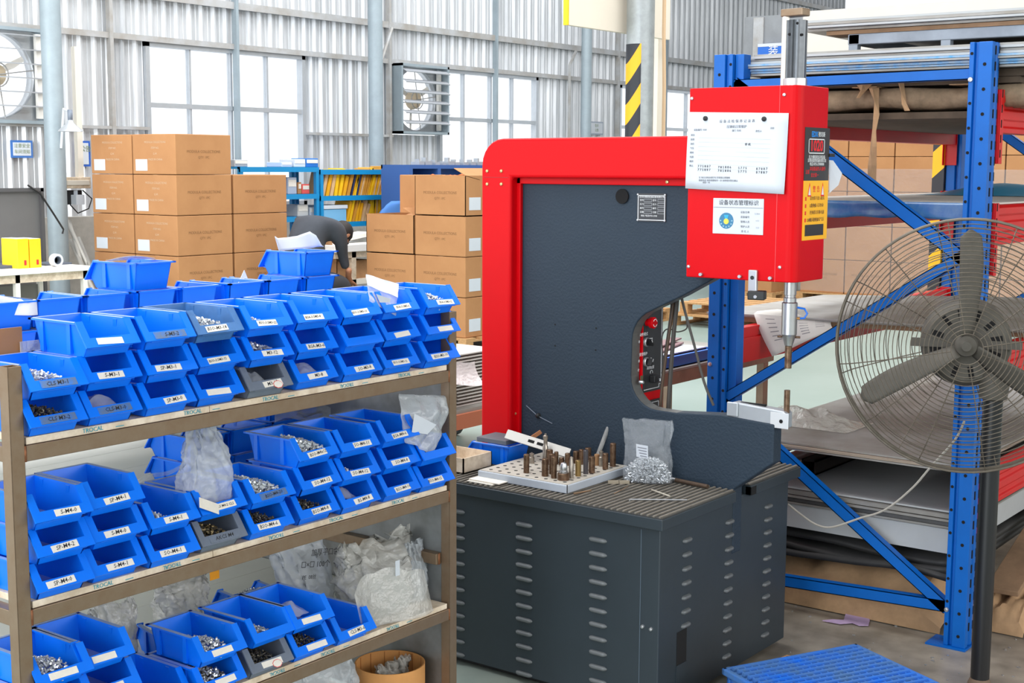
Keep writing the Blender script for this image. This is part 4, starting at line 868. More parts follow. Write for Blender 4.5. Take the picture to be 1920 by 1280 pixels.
# ---- base cabinet
cx0, cx1, cy0, cy1, cz1 = 3.348, 4.175, 1.99, 2.945, .575
cab = MB().b(cx0, cx1, cy0, cy1, .02, cz1).build('cabinet', PRESS2, press, .003)
MB().b(cx0+.03, cx1-.03, cy0+.03, cy1-.03, 0, .02).build('plinth', DARK, cab)
LP = dict(m=PRESS2)
def louvre_y(x, y, z):   # on the face towards -X, length along Y
    m = MB(); L, h, d = .032, .013, .010; n = 6
    def fn(u, v):
        a = u*PI; e = math.sin(min(1, min(v, 1-v)/.18+.02)*PI/2); return Vector((x-d*math.sin(a)**.8*e if 0 < u < 1 else x+.0005, y+(v-.5)*2*L, z-math.cos(a)*h*.55*(.35+.65*e)))
    m.grid(fn, 6, 10); m.build('louvre', LOUV, cab)
def louvre_x(x, y, z):
    m = MB(); L, h, d = .025, .013, .010
    def fn(u, v):
        a = u*PI; e = math.sin(min(1, min(v, 1-v)/.18+.02)*PI/2); return Vector((x+(v-.5)*2*L, y-d*math.sin(a)**.8*e if 0 < u < 1 else y+.0005, z-math.cos(a)*h*.55*(.35+.65*e)))
    m.grid(fn, 6, 10); m.build('louvre', LOUV, cab)
LOUV = mat('louvre_edge', (104, 108, 110), .45, .2)
for (u, v0, dv, n) in ((857, 958, 24.3, 12), (982.5, 983.5, 25.4, 12), (1121, 1012, 26.5, 12)):
    for i in range(n): p = at(u, v0+dv*i, x=cx0); louvre_y(cx0, p.y, p.z)
for (u, v0, dv, n, du) in ((1288, 1012, 26.8, 7, -1.0), (1367.5, 978, 25.4, 12, -1.0), (1440, 949, 24.2, 11, -.95)):
    p0 = at(u, v0, y=cy0); pl = at(u+du*(n-1), v0+dv*(n-1), y=cy0)
    for i in range(n): q = p0.lerp(pl, i/(n-1)); louvre_x(p0.x, cy0, q.z)
MB().b(cx0-.0012, cx0, cy0+.062, cy0+.064, .02, .56).build('door_gap', mat('gap_slate', (84, 98, 110), .5), cab)
for (u, v) in ((1205, 1174), (1221, 1179)):
    p = at(u, v, x=cx0); MB().lathe([(.006, 0), (.005, .005), (.0005, .006)], (cx0, p.y, p.z), 10, rot('Y', -PI/2)).build('screw', ZINC, cab)
a, b = at(1269, 1186, y=cy0), at(1286, 1238, y=cy0)
MB().b(a.x, b.x, cy0-.001, cy0, b.z, a.z).build('cable_cutout', HOLE, cab); MB().b(a.x-.002, b.x+.002, cy0-.003, cy0, b.z-.05, b.z).build('latch_plate', PRESS2, cab)
# ribbed rubber table with folded lip, notched round the arm
tb = MB(); tx0, tx1, ty0, ty1, tz = 3.328, 4.228, 1.972, 2.965, .607
tb.b(tx0, 3.772, ty0, ty1, tz-.037, tz-.004).b(3.872, tx1, ty0, ty1, tz-.037, tz-.004).b(3.772, 3.872, 2.02, ty1, tz-.037, tz-.004)
tb.build('table_top', PRESS2, press, .002)
MATR = mat('ribbed_mat', (64, 64, 62), .8, var=.25, scale=20)
RIB = mat('mat_rib', (126, 120, 110), .75, var=.3, scale=30)
MB().b(tx0+.006, 3.772, ty0+.004, ty1-.01, tz-.004, tz-.001).b(3.872, tx1-.006, ty0+.004, ty1-.01, tz-.004, tz-.001).build('rubber_mat', MATR, press)
y = ty0+.010; n = 0
while y < ty1-.02:
    m = MB()
    for x0, x1 in ((tx0+.006, 3.770), (3.874, tx1-.006)): m.b(x0, x1, y, y+.006, tz-.001, tz+.003)
    m.build('mat_rib', RIB, press); y += .0205
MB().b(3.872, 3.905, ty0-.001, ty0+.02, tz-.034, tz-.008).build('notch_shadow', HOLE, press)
# ================================================================== PALLET RACK
def post_outline(y, s):   # upright section in (x, y); s = +1 mirrors the section
    o = [(4.477, 0), (4.477, .044), (4.492, .047), (4.492, .056), (4.480, .059), (4.480, .074), (4.5, .074), (4.5, .070), (4.553, .070), (4.556, .004), (4.545, 0), (4.528, 0), (4.524, .005), (4.508, .005), (4.504, 0)]
    return [(p[0], y+s*p[1]) for p in o]
def upright(dx, label, full=True):
    t = thing('rack_upright', label, 'rack upright', (4.51+dx, 2.0, 0), 'blue rack uprights')
    for y, s in ((1.478, 1), (2.474, -1)):
        if not full and s == 1: pass
        p = MB().prism([(a+dx, b) for a, b in post_outline(y, s)], 'z', 0.006, 2.0).build('post', RACKBLUE, t, .0025)
        MB().b(4.465+dx, 4.57+dx, min(y, y+s*.13)-.006, max(y, y+s*.13), 0, .006).build('foot_plate', RACKBLUE, t)
        if dx == 0:
            h = MB(); z = .045
            while z < 1.98:
                h.cyl((4.4762, y+s*.023, z), (4.4775, y+s*.023, z), .0058, n=10); h.cyl((4.4792, y+s*.066, z+.035), (4.4805, y+s*.066, z+.035), .0052, n=10); z += .0785
            h.build('punched_hole', HOLE, t)['kind'] = 'stuff'
            h = MB(); z = .06
            while z < 1.98:
                for x in (4.512, 4.545): h.b(x-.003, x+.003, y-s*.0008, y+s*.002 if s > 0 else y+.0008, z, z+.028)
                z += .05
            h.build('punched_slot', HOLE, t)['kind'] = 'stuff'
            for z in (1.882, .13) if s == 1 else (1.87, .60, .88):
                yy = y+s*(.066 if s == 1 else .012); MB().lathe([(.0085, 0), (.007, .005), (.0005, .006)], (4.4775, yy, z), 10, rot('Y', -PI/2)).build('bolt', ZINC, t)
            if s == -1: MB().b(4.500, 4.553, 2.366, 2.40, .006, 2.0).build('rear_post_flange', RACKBLUE, t, .002)
    def brace(y0, z0, y1, z1, h=.036):
        a, b = Vector((0, y0, z0)), Vector((0, y1, z1)); d = (b-a).normalized(); n = Vector((0, -d.z, d.y))*h/2
        P = [a+n, b+n, b-n, a-n]
        MB().prism([(p.y, p.z) for p in P], 'x', 4.492+dx, 4.495+dx).prism([(p.y, p.z) for p in (a+n, b+n, b+n*.85, a+n*.85)], 'x', 4.492+dx, 4.525+dx).prism([(p.y, p.z) for p in (a-n, b-n, b-n*.85, a-n*.85)], 'x', 4.492+dx, 4.525+dx).build('brace', RACKBLUE, t)
    brace(2.41, 1.893, 1.545, 1.902); brace(2.40, 1.90, 1.545, 1.305, .044); brace(2.41, .755, 1.545, 1.32, .036); brace(2.41, .74, 1.548, .125, .040); brace(2.41, .10, 1.545, .135, .040)
upright(0, 'near blue rack upright frame with diagonal braces and punched posts')
upright(2.40, 'far blue rack upright frame seen through the shelves')
LV = [(1.715, 1.845), (1.350, 1.480), (.868, 1.0), (.46, .585)]
def beam(y0, s, z0, z1, label):
    t = thing('rack_beam', label, 'rack beam', (5.7, y0, z0), 'red rack beams')
    h = z1-z0; o = [(0, 0), (0, h*.12), (.008, h*.17), (.008, h*.30), (0, h*.35), (0, h*.55), (.008, h*.60), (.008, h*.72), (0, h*.78), (0, h*.93), (.012, h), (.05, h), (.05, h*.7), (.06, h*.7), (.06, 0)]
    MB().prism([(y0+s*p[0], z0+p[1]) for p in o], 'x', 4.585, 6.845).build('beam', RACKRED, t, .002)
    for xa, k in ((4.558, 1), (6.87, -1)):
        m = MB().b(min(xa, xa+k*.03), max(xa, xa+k*.03), y0-.004 if s > 0 else y0, y0 if s > 0 else y0+.004, z0-.10, z1+.008).b(xa, xa+k*.004, min(y0, y0+s*.06), max(y0, y0+s*.06), z0-.10, z1+.008)
        c = m.build('end_connector', RACKRED, t, .0015)
        if k == 1 and s == 1:
            h2 = MB()
            for i in range(5): h2.b(xa+.004, xa+.010, y0-.0055, y0-.004, z0-.08+i*.048, z0-.055+i*.048)
            h2.build('hook_slot', HOLE, c)
for (z0, z1), w in zip(LV, ('top', 'second', 'third', 'lowest')):
    beam(1.472, 1, z0, z1, 'red rack beam on the aisle side, %s level' % w)
    beam(2.480, -1, z0, z1, 'red rack beam on the rear side, %s level' % w)
def striped_guard():
    p = (6.86, 2.478); one('post_guard', MB().b(p[0]-.0, p[0]+.06, p[1], p[1]+.06, 0.0, 2.0), stripes('guard_stripes', (246, 190, 10), (40, 42, 48), .26, -.9), 'yellow and black striped guard strip on the far blue rack post', 'post guard')
striped_guard()
# --- goods on the rack
def stack(name, label, x0, x1, y0, y1, z0, hs, mats, cat='sheet stack', jit=.02, part='steel_sheet', gap=.0015, skew=0):
    t = thing(name, label, cat, ((x0+x1)/2, (y0+y1)/2, z0)); z = z0
    for i, h in enumerate(hs):
        j = lambda: random.uniform(-jit, jit)
        M = T((x0+x1)/2, (y0+y1)/2, 0) @ rot('Z', skew+random.uniform(-.004, .004)) @ T(-(x0+x1)/2, -(y0+y1)/2, 0)
        MB().b(x0+j(), x1+j(), y0+j(), y1+j(), z, z+h, M).build(part, mats[i % len(mats)], t); z += h+gap
    return t
BLUF = mat('blue_film_edge', (70, 150, 205), .4, var=.4, scale=30, rgb2=(150, 170, 185)); 
PGREY = mat('pale_grey_board', (176, 180, 182), .6, var=.08, scale=5)
# top level: deck planks, kraft wrapped logs, sheets, bench frame, sheets
t = thing('bundle_of_logs', 'long rough brown wrapped bundle lying on the top rack level', 'bundle', (4.9, 2.0, 1.85))
for (x, z, r) in ((4.64, 1.835, .036), (4.72, 1.832, .034), (4.80, 1.834, .036), (4.89, 1.832, .036), (5.4, 1.834, .036), (6.0, 1.834, .036)):
    m = MB(); n = 14
    m.tube([(x+.006*math.sin(i*2.1), 1.36+.09*i, z+.004*math.sin(i*1.3)) for i in range(14)], [r*(1+.08*math.sin(i*1.7)) for i in range(14)], 12); m.build('log', mat('bark_wrap', (158, 136, 110), .9, var=.45, scale=12, bump=.5, bscale=30), t)
for y in (1.56, 1.9, 2.25):
    MB().b(4.58, 6.7, y, y+.09, 1.873, 1.876).build('wrap_band', KRAFT, t)
t2 = stack('plank_pile', 'dark planks lying between the front and rear beams of the top rack level', 4.60, 6.8, 1.54, 2.42, 1.765, (.022,), (mat('dark_plank', (92, 78, 64), .9, var=.4, scale=9),), 'planks', part='plank')
stack('plank_pile', 'dark planks between the logs and the blue edged sheets', 4.60, 6.7, 1.42, 2.36, 1.877, (.02, .024), (mat('dark_plank', (92, 78, 64)),), 'planks', part='plank')
stack('sheet_stack', 'stack of blue edged steel sheets on the wrapped bundle of the top level', 4.55, 6.7, 1.30, 2.40, 1.925, (.007, .006, .008, .006, .007), (SHEET, BLUF, BLUF, SHEET, BLUF))
stack('sheet_stack', 'stack of plain grey steel sheets on top of the blue edged ones', 4.56, 6.7, 1.30, 2.37, 1.967, (.008, .007, .008, .007), (PGREY, SHEET))
t = thing('steel_trestle', 'low grey blue steel trestle standing on the grey sheets of the rack top', 'trestle', (4.9, 1.7, 1.998))
GB = mat('grey_blue_steel', (142, 152, 164), .5, .2, var=.25, scale=9)
for x in (4.6, 5.8): MB().b(x, x+.04, 1.32, 2.02, 2.022, 2.058).build('rail', GB, t, .003)
for y in (1.35, 1.98): MB().b(4.6, 5.84, y, y+.035, 2.024, 2.056).build('cross_rail', GB, t)
for x in (4.602, 5.802):
    for y in (1.33, 1.66, 1.985): MB().b(x, x+.03, y, y+.032, 1.998, 2.022).build('foot', GB, t)
one('wood_batten', MB().b(4.60, 4.72, 1.35, 2.1, 2.0585, 2.072), WOOD_D, 'brown batten lying along the trestle under the uppermost sheets', 'batten')
stack('sheet_stack', 'uppermost stack of grey steel sheets on the trestle', 4.58, 6.4, 1.28, 2.19, 2.0735, (.008, .007, .009, .008), (SHEET, PGREY), skew=.01)
# hanging strips of torn kraft paper
def strip(pts, w, label):
    m = MB(); P = [at(u, v, x=x) for u, v, x in pts]; vs = []
    for i, p in enumerate(P): ww = w[i]/2; vs += [p+Vector((.01*math.sin(i*2), ww, 0)), p+Vector((-.008, 0, 0)), p-Vector((-.01*math.cos(i), ww, 0))]
    m.add(vs, [f for i in range(len(P)-1) for f in ((i*3, i*3+1, i*3+4, i*3+3), (i*3+1, i*3+2, i*3+5, i*3+4))]); one('paper_strip', m, KRAFT, label, 'paper strip', 'torn strips hanging from the rack top', solid=.002)
strip([(1638, 165, 4.575), (1642, 190, 4.57), (1645, 215, 4.565), (1641, 245, 4.56), (1638, 275, 4.56), (1636, 310, 4.56), (1634, 345, 4.56)], (.03, .014, .018, .016, .028, .026, .022), 'long torn brown paper strip hanging from the rack top past the upper beam')
strip([(1688, 152, 4.575), (1692, 175, 4.57), (1697, 195, 4.565), (1703, 208, 4.56)], (.014, .012, .014, .02), 'short pale torn strip hanging from the rack top right of the long one')
strip([(1620, 158, 4.575), (1617, 170, 4.57), (1610, 184, 4.57)], (.05, .02, .006), 'small ragged paper tatter hanging left of the long brown strip')
a = at(1400, 140, x=4.56); one('crumpled_wrap', MB().grid(lambda u, v: Vector((4.56+.25*v, 2.46-.30*u, 1.913+.014*mnoise.noise(Vector((u*7, v*5, 1)))+.010*v)), 14, 6), KRAFT, 'crumpled brown wrapping paper under the left end of the blue edged sheets', 'wrapping paper', solid=.003)
# second level: foam boards wrapped in blue film
t = thing('board_stack', 'stack of white topped boards wrapped in blue film on the second rack level', 'board stack', (5.6, 2.0, 1.43))
MB().b(4.61, 6.8, 1.55, 2.41, 1.432, 1.484).build('boards', mat('white_foam', (226, 222, 214), .7, var=.06, scale=4), t, .004)
def fnf(u, v):
    y = 1.56+.85*u; w = .5+.5*mnoise.noise(Vector((u*9, v*3, 2)))
    return Vector((4.604-.012*w*(v), y, 1.486-.062*v*(.9+.25*mnoise.noise(Vector((u*6, 3, 0))))))
MB().grid(fnf, 40, 6).build('blue_film', mat('blue_film', (24, 92, 158), .22, var=.35, scale=10, rgb2=(90, 130, 170), spec=.7), t, solid=.001)
MB().grid(lambda u, v: Vector((5.9+.8*u, 1.75+.5*v, 1.486+.05*max(0, math.sin(PI*u))*max(0, math.sin(PI*v)))), 8, 8).build('film_corner', mat('cyan_film', (30, 160, 205), .35), t)
t = thing('board_stack', 'rear stack of boards with blue film edge on the second level behind the post', 'board stack', (5.9, 1.6, 1.43))
# third level
t.name = 'film_scrap'; t['label'] = 'loose fold of blue film lying on the white boards near the aisle side'; t['category'] = 'film'
MB().grid(lambda u, v: Vector((5.6+.9*u, 1.556+.06*v, 1.4865+.02*abs(math.sin(u*9))*v)), 14, 3).build('fold', mat('blue_film', (24, 92, 158)), t)
def polyslab(pts, z0, z1): return MB().prism(pts, 'z', z0, z1)
t = thing('sheet_stack', 'large pale grey sheets lying across the third rack level', 'sheet stack', (5.4, 2.0, 1.0))
for i, (z, c) in enumerate(((1.002, WOOD_D), (1.021, SHEET), (1.028, PGREY))):
    d = .02*i; polyslab([(4.82-d*.5, 2.66), (5.02-d, 1.50-d), (6.3, 1.52), (6.2, 2.0), (5.80, 2.62)], z, z+(.018 if i == 0 else .006)).build(('wood_board', 'steel_sheet', 'steel_sheet')[i], c if i < 2 else SHEET, t)
def news():
    tl, tr = at(1412, 584, x=4.82), at(1558, 600, x=4.90); bl = at(1448, 668, x=4.79); br = at(1562, 618, x=4.88); b2 = at(1500, 652, x=4.86)
    o = [tl+Vector((.25, .02, -.012)), tr+Vector((.25, .02, -.008)), tl, tr]
    def fn(u, v):
        if v < .3: k = v/.3; p = (o[0]*(1-u)+o[1]*u)*(1-k)+(tl*(1-u)+tr*u)*k
        else:
            k = (v-.3)/.7; bot = bl*(1-u)+br*u if u < .01 or u > .99 else (bl*(1-u)+br*u)
            p = (tl*(1-u)+tr*u)*(1-k)+bot*k; p.x += -.02*math.sin(k*PI)*.6+.012*math.sin(u*7)*k
        return p
    t = thing('newspaper', 'printed newspaper sheet hanging over the edge of the grey sheets behind the ram', 'newspaper', tuple(tl))
    MB().grid(fn, 12, 12).build('sheet', mat('newsprint', (214, 212, 206), .85, var=.06, scale=10), t, solid=.0006)
    NI = mat('news_ink', (150, 150, 152), .85)
    for u0 in (.14, .36, .58, .80):
        for k in range(6):
            v = .40+.075*k
            if u0*.9+v*.8 > 1.25: continue
            p = fn(u0, v); q = fn(u0+.12, v); e = Vector((-.0022, 0, 0)); h = Vector((0, 0, -.004))
            MB().add([p+e, q+e, q+e+h, p+e+h], [(0, 1, 2, 3)]).build('print_line', NI, t)
    return t
news()
stack('sheet_stack', 'stack of scuffed sheets on the lowest rack level behind the fan', 4.545, 6.82, 1.545, 2.41, .587, (.006, .008, .006), (SHEET, mat('plywood_sheet', (164, 150, 134), .75, var=.25, scale=3)), jit=.015)
def foil():
    p = at(1530, 785, z=.63)
    def fn(u, v):
        n = mnoise.noise(Vector((u*5, v*5, 4))); return Vector((p.x-.12+.26*v, p.y+.16-.34*u, .612+.06*max(0, n+.35)*math.sin(PI*u)*math.sin(PI*v)+.05*math.sin(PI*v)*(1-u)))
    one('crumpled_film', MB().grid(fn, 26, 20), film('foil_film', (210, 208, 198), .6, .15, .9, 60), 'crumpled clear plastic film lying on the lowest rack sheets behind the tool holder', 'film')
foil()
# under the lowest level
stack('sheet_stack', 'low pile of bent grey steel sheets inside the rack near the floor', 4.565, 6.8, 1.56, 2.44, .295, (.085, .008, .012, .008, .014, .006), (PGREY, SHEET, SHEET_D, SHEET, SHEET, PGREY), gap=.003, jit=.012)
t = thing('dark_sheet_pile', 'pile of warped black sheets beneath the bent grey sheets', 'sheet stack', (5.5, 2.0, .19))
for i in range(3):
    z = .195+i*.034
    def fn(u, v, z=z, i=i): return Vector((4.575+.015*i+2.0*v, 1.58+.86*u, z+.010*math.sin(u*7+i*1.7)+.008*mnoise.noise(Vector((u*4, v*3, i)))))
    MB().grid(fn, 18, 8).build('sheet', mat('black_sheet', (58, 58, 58), .6, .2, var=.3, scale=6), t, solid=.02)
def kraft(label, x0, x1, y0, y1, h, seed):
    def fn(u, v):
        a = v*PI; s = min(1, math.sin(min(u, 1-u)*PI)*3+.25); y = y0+(y1-y0)*u
        return Vector((x0+(x1-x0)*(.5-.5*math.cos(a)), y, .004+h*s*math.sin(a)**.6*(1+.45*mnoise.noise(Vector((u*7, v*4, seed))))))
    one('kraft_bundle', MB().grid(fn, 24, 12), KRAFT, label, 'paper bundle')
kraft('long brown kraft paper bundle on the floor under the rack sheets', 4.58, 4.95, 1.60, 2.46, .16, 1); kraft('short brown kraft paper bundle sticking out behind the fan pole', 4.72, 5.1, 1.36, 1.58, .11, 5)
p = at(1516, 880, z=.47); one('steel_tube', MB().b(p.x, p.x+1.5, p.y-.03, p.y-.022, .452, .507).b(p.x, p.x+1.5, p.y+.022, p.y+.03, .452, .507).b(p.x, p.x+1.5, p.y-.03, p.y+.03, .452, .458).b(p.x, p.x+1.5, p.y-.03, p.y+.03, .501, .507), mat('black_steel', (46, 42, 40), .5, .4), 'black open square steel tube lying on the bent grey sheets', 'steel tube')
p = at(1498, 940, z=.46); one('wood_block', MB().b(p.x-.0, p.x+.12, 2.12, 2.20, .452, .487), mat('reddish_wood', (172, 98, 58), .8, var=.3, scale=20), 'short reddish wood block on the bent grey sheets beside the press cabinet', 'wood block', bevel=.003)
a, b = at(1895, 950, z=.30), at(1860, 1075, z=.05)
M = T(4.78, 1.40, .125) @ rot('Z', math.radians(2)) @ rot('Y', math.radians(-14)); one('wood_plank', MB().b(0, 1.2, 0, .11, 0, .02, M), WOOD_D, 'bare wooden plank leaning up into the rack right of the fan pole', 'plank', bevel=.002)
# cable from fan
P = [at(1478, 945, x=4.44), at(1500, 963, x=4.43), at(1530, 983, x=4.42), at(1560, 988, x=4.41), at(1610, 972, x=4.40), at(1660, 955, x=4.38), at(1710, 915, x=4.36), at(1745, 875, x=4.33), at(1790, 825, x=4.28), at(1808, 790, x=4.25)]
one('fan_cable', MB().tube(sm(P), .0036, 7), mat('grey_cable', (176, 172, 162), .5), 'thin grey cable drooping from the fan across the rack brace', 'cable')
# steel bench with tray behind the rack
t = thing('steel_bench', 'low steel bench of square tube seen through the press throat', 'bench', (5.4, 3.2, 0))
BR = mat('brown_tube', (146, 124, 104), .45, .4, var=.3, scale=8)
MB().b(4.86, 5.90, 2.93, 3.5, .745, .755).build('bench_top', SHEET, t)
for y in (2.93, 3.45):
    MB().b(4.84, 5.95, y, y+.05, .690, .745).build('rail', BR, t, .003); MB().b(4.836, 4.84, y+.006, y+.044, .696, .739).build('tube_end', HOLE, t)
for x in (4.9, 5.86):
    for y in (2.935, 3.455): MB().b(x, x+.045, y, y+.04, 0, .69).build('leg', BR, t, .003)
BT = mat('tray_blue', (18, 104, 205), .42)
t = thing('parts_tray', 'shallow blue plastic tray of grey plates on the steel bench', 'tray', (5.1, 3.1, .755))
x0, x1, ya, yb, z0, z1 = 4.80, 5.42, 2.955, 3.38, .7555, .805
m = MB().b(x0, x1, ya, yb, z0, z0+.004).b(x0, x1, ya, ya+.006, z0, z1).b(x0, x1, yb-.006, yb, z0, z1).b(x0, x0+.006, ya, yb, z0, z1).b(x1-.006, x1, ya, yb, z0, z1).b(x0-.008, x0, ya-.008, yb+.008, z1-.006, z1).b(x0, x1+.008, ya-.008, ya, z1-.006, z1)
m.build('body', BT, t)
for k in range(4): MB().b(x0-.006, x0, ya+.06+.1*k, ya+.075+.1*k, z0, z1).build('rib', BT, t)
for i, (z, c) in enumerate(((.762, SHEET), (.785, PGREY), (.80, WHITE))):
    one('flat_plate', MB().b(x0+.03+.02*i, x1-.03, ya+.03, yb-.03-.05*i, z, z+.02 if i < 2 else z+.01), c, ('grey plate at the bottom of the blue tray on the bench', 'pale plate in the middle of the blue tray on the bench', 'white sheet on top of the plates in the blue tray')[i], 'plate', 'plates in the bench tray')
for i in range(2):
    M = T(5.0+.05*i, 3.0+.04*i, .815+.012*i) @ rot('Z', .25) ; one('brown_strip', MB().b(0, .4, 0, .05, 0, .006, M), mat('maroon_strip', (132, 100, 104), .6), ('thin brown strip lying over the blue tray, lower one', 'thin brown strip lying over the blue tray, upper one')[i], 'strip', 'strips on the bench tray')
# stack of ribbed plates left of the press
t = thing('cart', 'low brown cart holding the stacked plates between shelf and press', 'cart', (6.0, 4.6, 0))
a, b = at(857, 760, y=4.6), at(930, 740, y=4.6)
zc = at(880, 765, y=4.6).z
MB().b(a.x-.5, a.x+.8, 4.6, 5.3, zc-.05, zc).build('deck', mat('cart_steel', (150, 146, 140), .5, .3), t); MB().b(a.x-.5, a.x+.8, 4.58, 4.6, zc-.10, zc-.02).build('edge', mat('rust_edge', (172, 96, 66), .7), t)
for x in (a.x-.45, a.x+.7):
    for y in (4.66, 5.2): MB().cyl((x, y, .06), (x, y, zc-.05), .02).build('leg', DARK, t); MB().cyl((x-.02, y, .06), (x+.02, y, .06), .06).build('wheel', DARK, t)
t = thing('plate_stack', 'stack of thin ribbed metal plates between the shelf rack and the press', 'plate stack', (a.x+.2, 4.9, zc))
z = zc+.002; zt = at(880, 655, y=4.75).z; i = 0
while z < zt:
    x = a.x-.35+.012*math.sin(i*.7); MB().b(x, x+.40, 4.66, 5.15, z, z+.007).b(x+.42, x+.8, 4.66, 5.15, z, z+.007).build('plate', mat('pale_plate', (214, 206, 200), .5, .2), t); z += .0185; i += 1
def dr(u, v): return Vector((a.x-.3+.5*u, 4.70-.07*v*v-.06, at(870, 690, y=4.7).z+.06*(1-v)*1.0-.06*v+.02*math.sin(u*5)))
one('bubble_bag', MB().grid(dr, 12, 8), film('pale_film', (226, 214, 214), .75, .3, .4), 'pale plastic sheet draped down the front of the plate stack', 'plastic sheet')
# ================================================================== PEDESTAL FAN
fp = at(1837, 1270, z=.03); fx, fy = fp.x, fp.y
fan = thing('pedestal_fan', 'large dusty industrial pedestal fan with round wire guard and three blades', 'fan', (fx, fy, 0))
MB().cyl((fx, fy, .02), (fx, fy, .92), .0285, n=20).cyl((fx, fy, .9), (fx, fy, 1.0), .022, n=16).build('pole', mat('satin_black', (26, 27, 29), .35), fan)
MB().lathe([(.001, 0), (.036, 0), (.036, .012), (.033, .02), (.0285, .03)], (fx, fy, 0), 24).build('base_plate', mat('worn_base', (116, 96, 80), .7, .3), fan)
hubp = at(1812, 648, x=fx-.10)
N = Vector((-.93, -.34, .02)).normalized(); Rr = Vector((0, 0, 1)).cross(N).normalized(); Uu = N.cross(Rr)   # Rr, Uu: axes in the fan plane
Mf = Matrix((Rr, Uu, N)).transposed().to_4x4(); Mf.translation = hubp
dep = (hubp-EYEP).dot(_F); RG = 236*dep/FPX
prof = [(RG*math.cos(a), .075*math.sin(a)) for a in [PI/2*i/20 for i in range(21)]]
def ring(r, z, w, n=64): return [(r*math.cos(2*PI*i/n), r*math.sin(2*PI*i/n), z) for i in range(n)], w
def put(mb): mb.v = [Mf @ v for v in mb.v]; return mb
def zf(r): return .03+.075*math.sqrt(max(0, 1-(r/RG)**2.4))
nr = 27
for name, sgn, off in (('front_guard', 1, 0), ('rear_guard', -1, -.02)):
    m = MB(); spokes = 12 if sgn > 0 else 8
    for i in range(nr):
        r = .045+(RG-.045)*i/(nr-1)
        if sgn < 0 and r < .11: continue
        if sgn < 0 and i % 3: continue
        z = sgn*zf(r)*1.0+off if sgn > 0 else -.02-.10*math.sqrt(max(0, 1-(r/RG)**3))
        m.tube(ring(r, z, 0)[0], .0013 if i < nr-1 else .003, 4, closed=True)
    for k in range(spokes):
        a = 2*PI*(k+.35)/spokes; P = []
        r0 = .045 if sgn > 0 else .11
        for j in range(9):
            r = r0+(RG-r0)*j/8; z = zf(r) if sgn > 0 else -.02-.10*math.sqrt(max(0, 1-(r/RG)**3)); P.append((r*math.cos(a), r*math.sin(a), z-.002*sgn))
        m.tube(P, .0017, 4)
    put(m).build(name, GUARD, fan)
m = MB()
for k in range(2): m.tube(ring(RG+.001, .03-.045*k, 0)[0], .0042, 6, closed=True)
put(m).build('guard_rim', GUARD, fan)
# blades
def blade(ang):
    def fn(u, v):
        r = .03+.315*u; w = (.050+.026*math.sin(min(1, u*1.15)*PI*.75)) * (1 if u < .9 else math.sqrt(max(0, 1-((u-.9)/.1)**2))*.85+.15)
        c = (v-.5)*w; tw = .75-.45*u
        return Vector((c*math.cos(tw)+.02*math.sin(u*2), r, -c*math.sin(tw)+.006*math.cos((v-.5)*3)))
    m = MB().grid(fn, 16, 6); Mz = Matrix.Rotation(ang, 4, 'Z'); m.v = [Mf @ (Mz @ v) for v in m.v]; m.build('blade', FANM, fan, solid=.004)
for a in (.06, .06+2*PI/3, .06+4*PI/3): blade(a)
put(MB().lathe([(.0005, .030), (.014, .029), (.02, .022), (.03, .018), (.034, .0), (.034, -.02), (.0005, -.02)], (0,0,0), 24)).build('hub', FANM, fan)
put(MB().lathe([(.0005, -.055), (.112, -.055), (.126, -.07), (.134, -.10), (.134, -.19), (.10, -.235), (.0005, -.24)], (0,0,0), 28)).build('motor', FANM, fan)
m = MB()
for k in range(12):
    a = 2*PI*k/12+.2; m.b(-.008, .008, -.018, .018, -.0562, -.0545, Matrix.Rotation(a, 4, 'Z') @ T(0, .088, 0))
put(m).build('vent_slot', HOLE, fan)['kind'] = 'stuff'
put(MB().b(-.16, .16, -.012, .012, -.075, -.05)).build('mount_arm', FANM, fan)
m = MB().tube([hubp-N*.14+Vector((0, 0, -.10)), Vector((fx, fy, 1.0)), Vector((fx, fy, .93))], .026, 10); m.build('neck', FANM, fan)
m = MB().lathe([(.02, 0), (.04, .01), (.045, .05), (.04, .09), (.02, .10)], (fx, fy, .90), 16); m.build('tilt_bracket', FANM, fan)
# ================================================================== CRATE AND FLOOR LITTER
cu = Vector((.891, -.453, 0)); cv = Vector((-.472, -.881, 0)); A0 = Vector((3.50, 1.845, 0)); LW, LD, CHh = .475, .366, .15
Mc = Matrix((cu, -cu.cross(Vector((0,0,1)))*-1, Vector((0,0,1)))).transposed().to_4x4()
V = Vector((0,0,1)).cross(cu); V = -V if V.dot(cv) < 0 else V
Mc = Matrix((cu, V, Vector((0,0,1)))).transposed().to_4x4(); Mc.translation = A0
CR = mat('crate_blue', (14, 106, 214), .5, var=.25, scale=10, rgb2=(70, 110, 160))
t = thing('plastic_crate', 'blue plastic crate with a dirty ribbed slatted top on the floor', 'crate', tuple(A0))
MB().b(0, LW, 0, LD, CHh-.022, CHh-.012, Mc).build('deck', CR, t)
n = 14
for i in range(n):
    x = .008+(LD-.03)*i/(n-1); MB().b(.01, LW-.01, x, x+.011, CHh-.012, CHh, Mc).build('top_rib', CR, t)
for i in range(18): MB().b(.02+(LW-.05)*i/17, .025+(LW-.05)*i/17, .01, LD-.01, CHh-.012, CHh-.004, Mc).build('cross_rib', CR, t)
m = MB().b(0, LW, 0, .006, 0, CHh-.02, Mc).b(0, LW, LD-.006, LD, 0, CHh-.02, Mc).b(0, .006, 0, LD, 0, CHh-.02, Mc).b(LW-.006, LW, 0, LD, 0, CHh-.02, Mc); m.build('wall', CR, t)
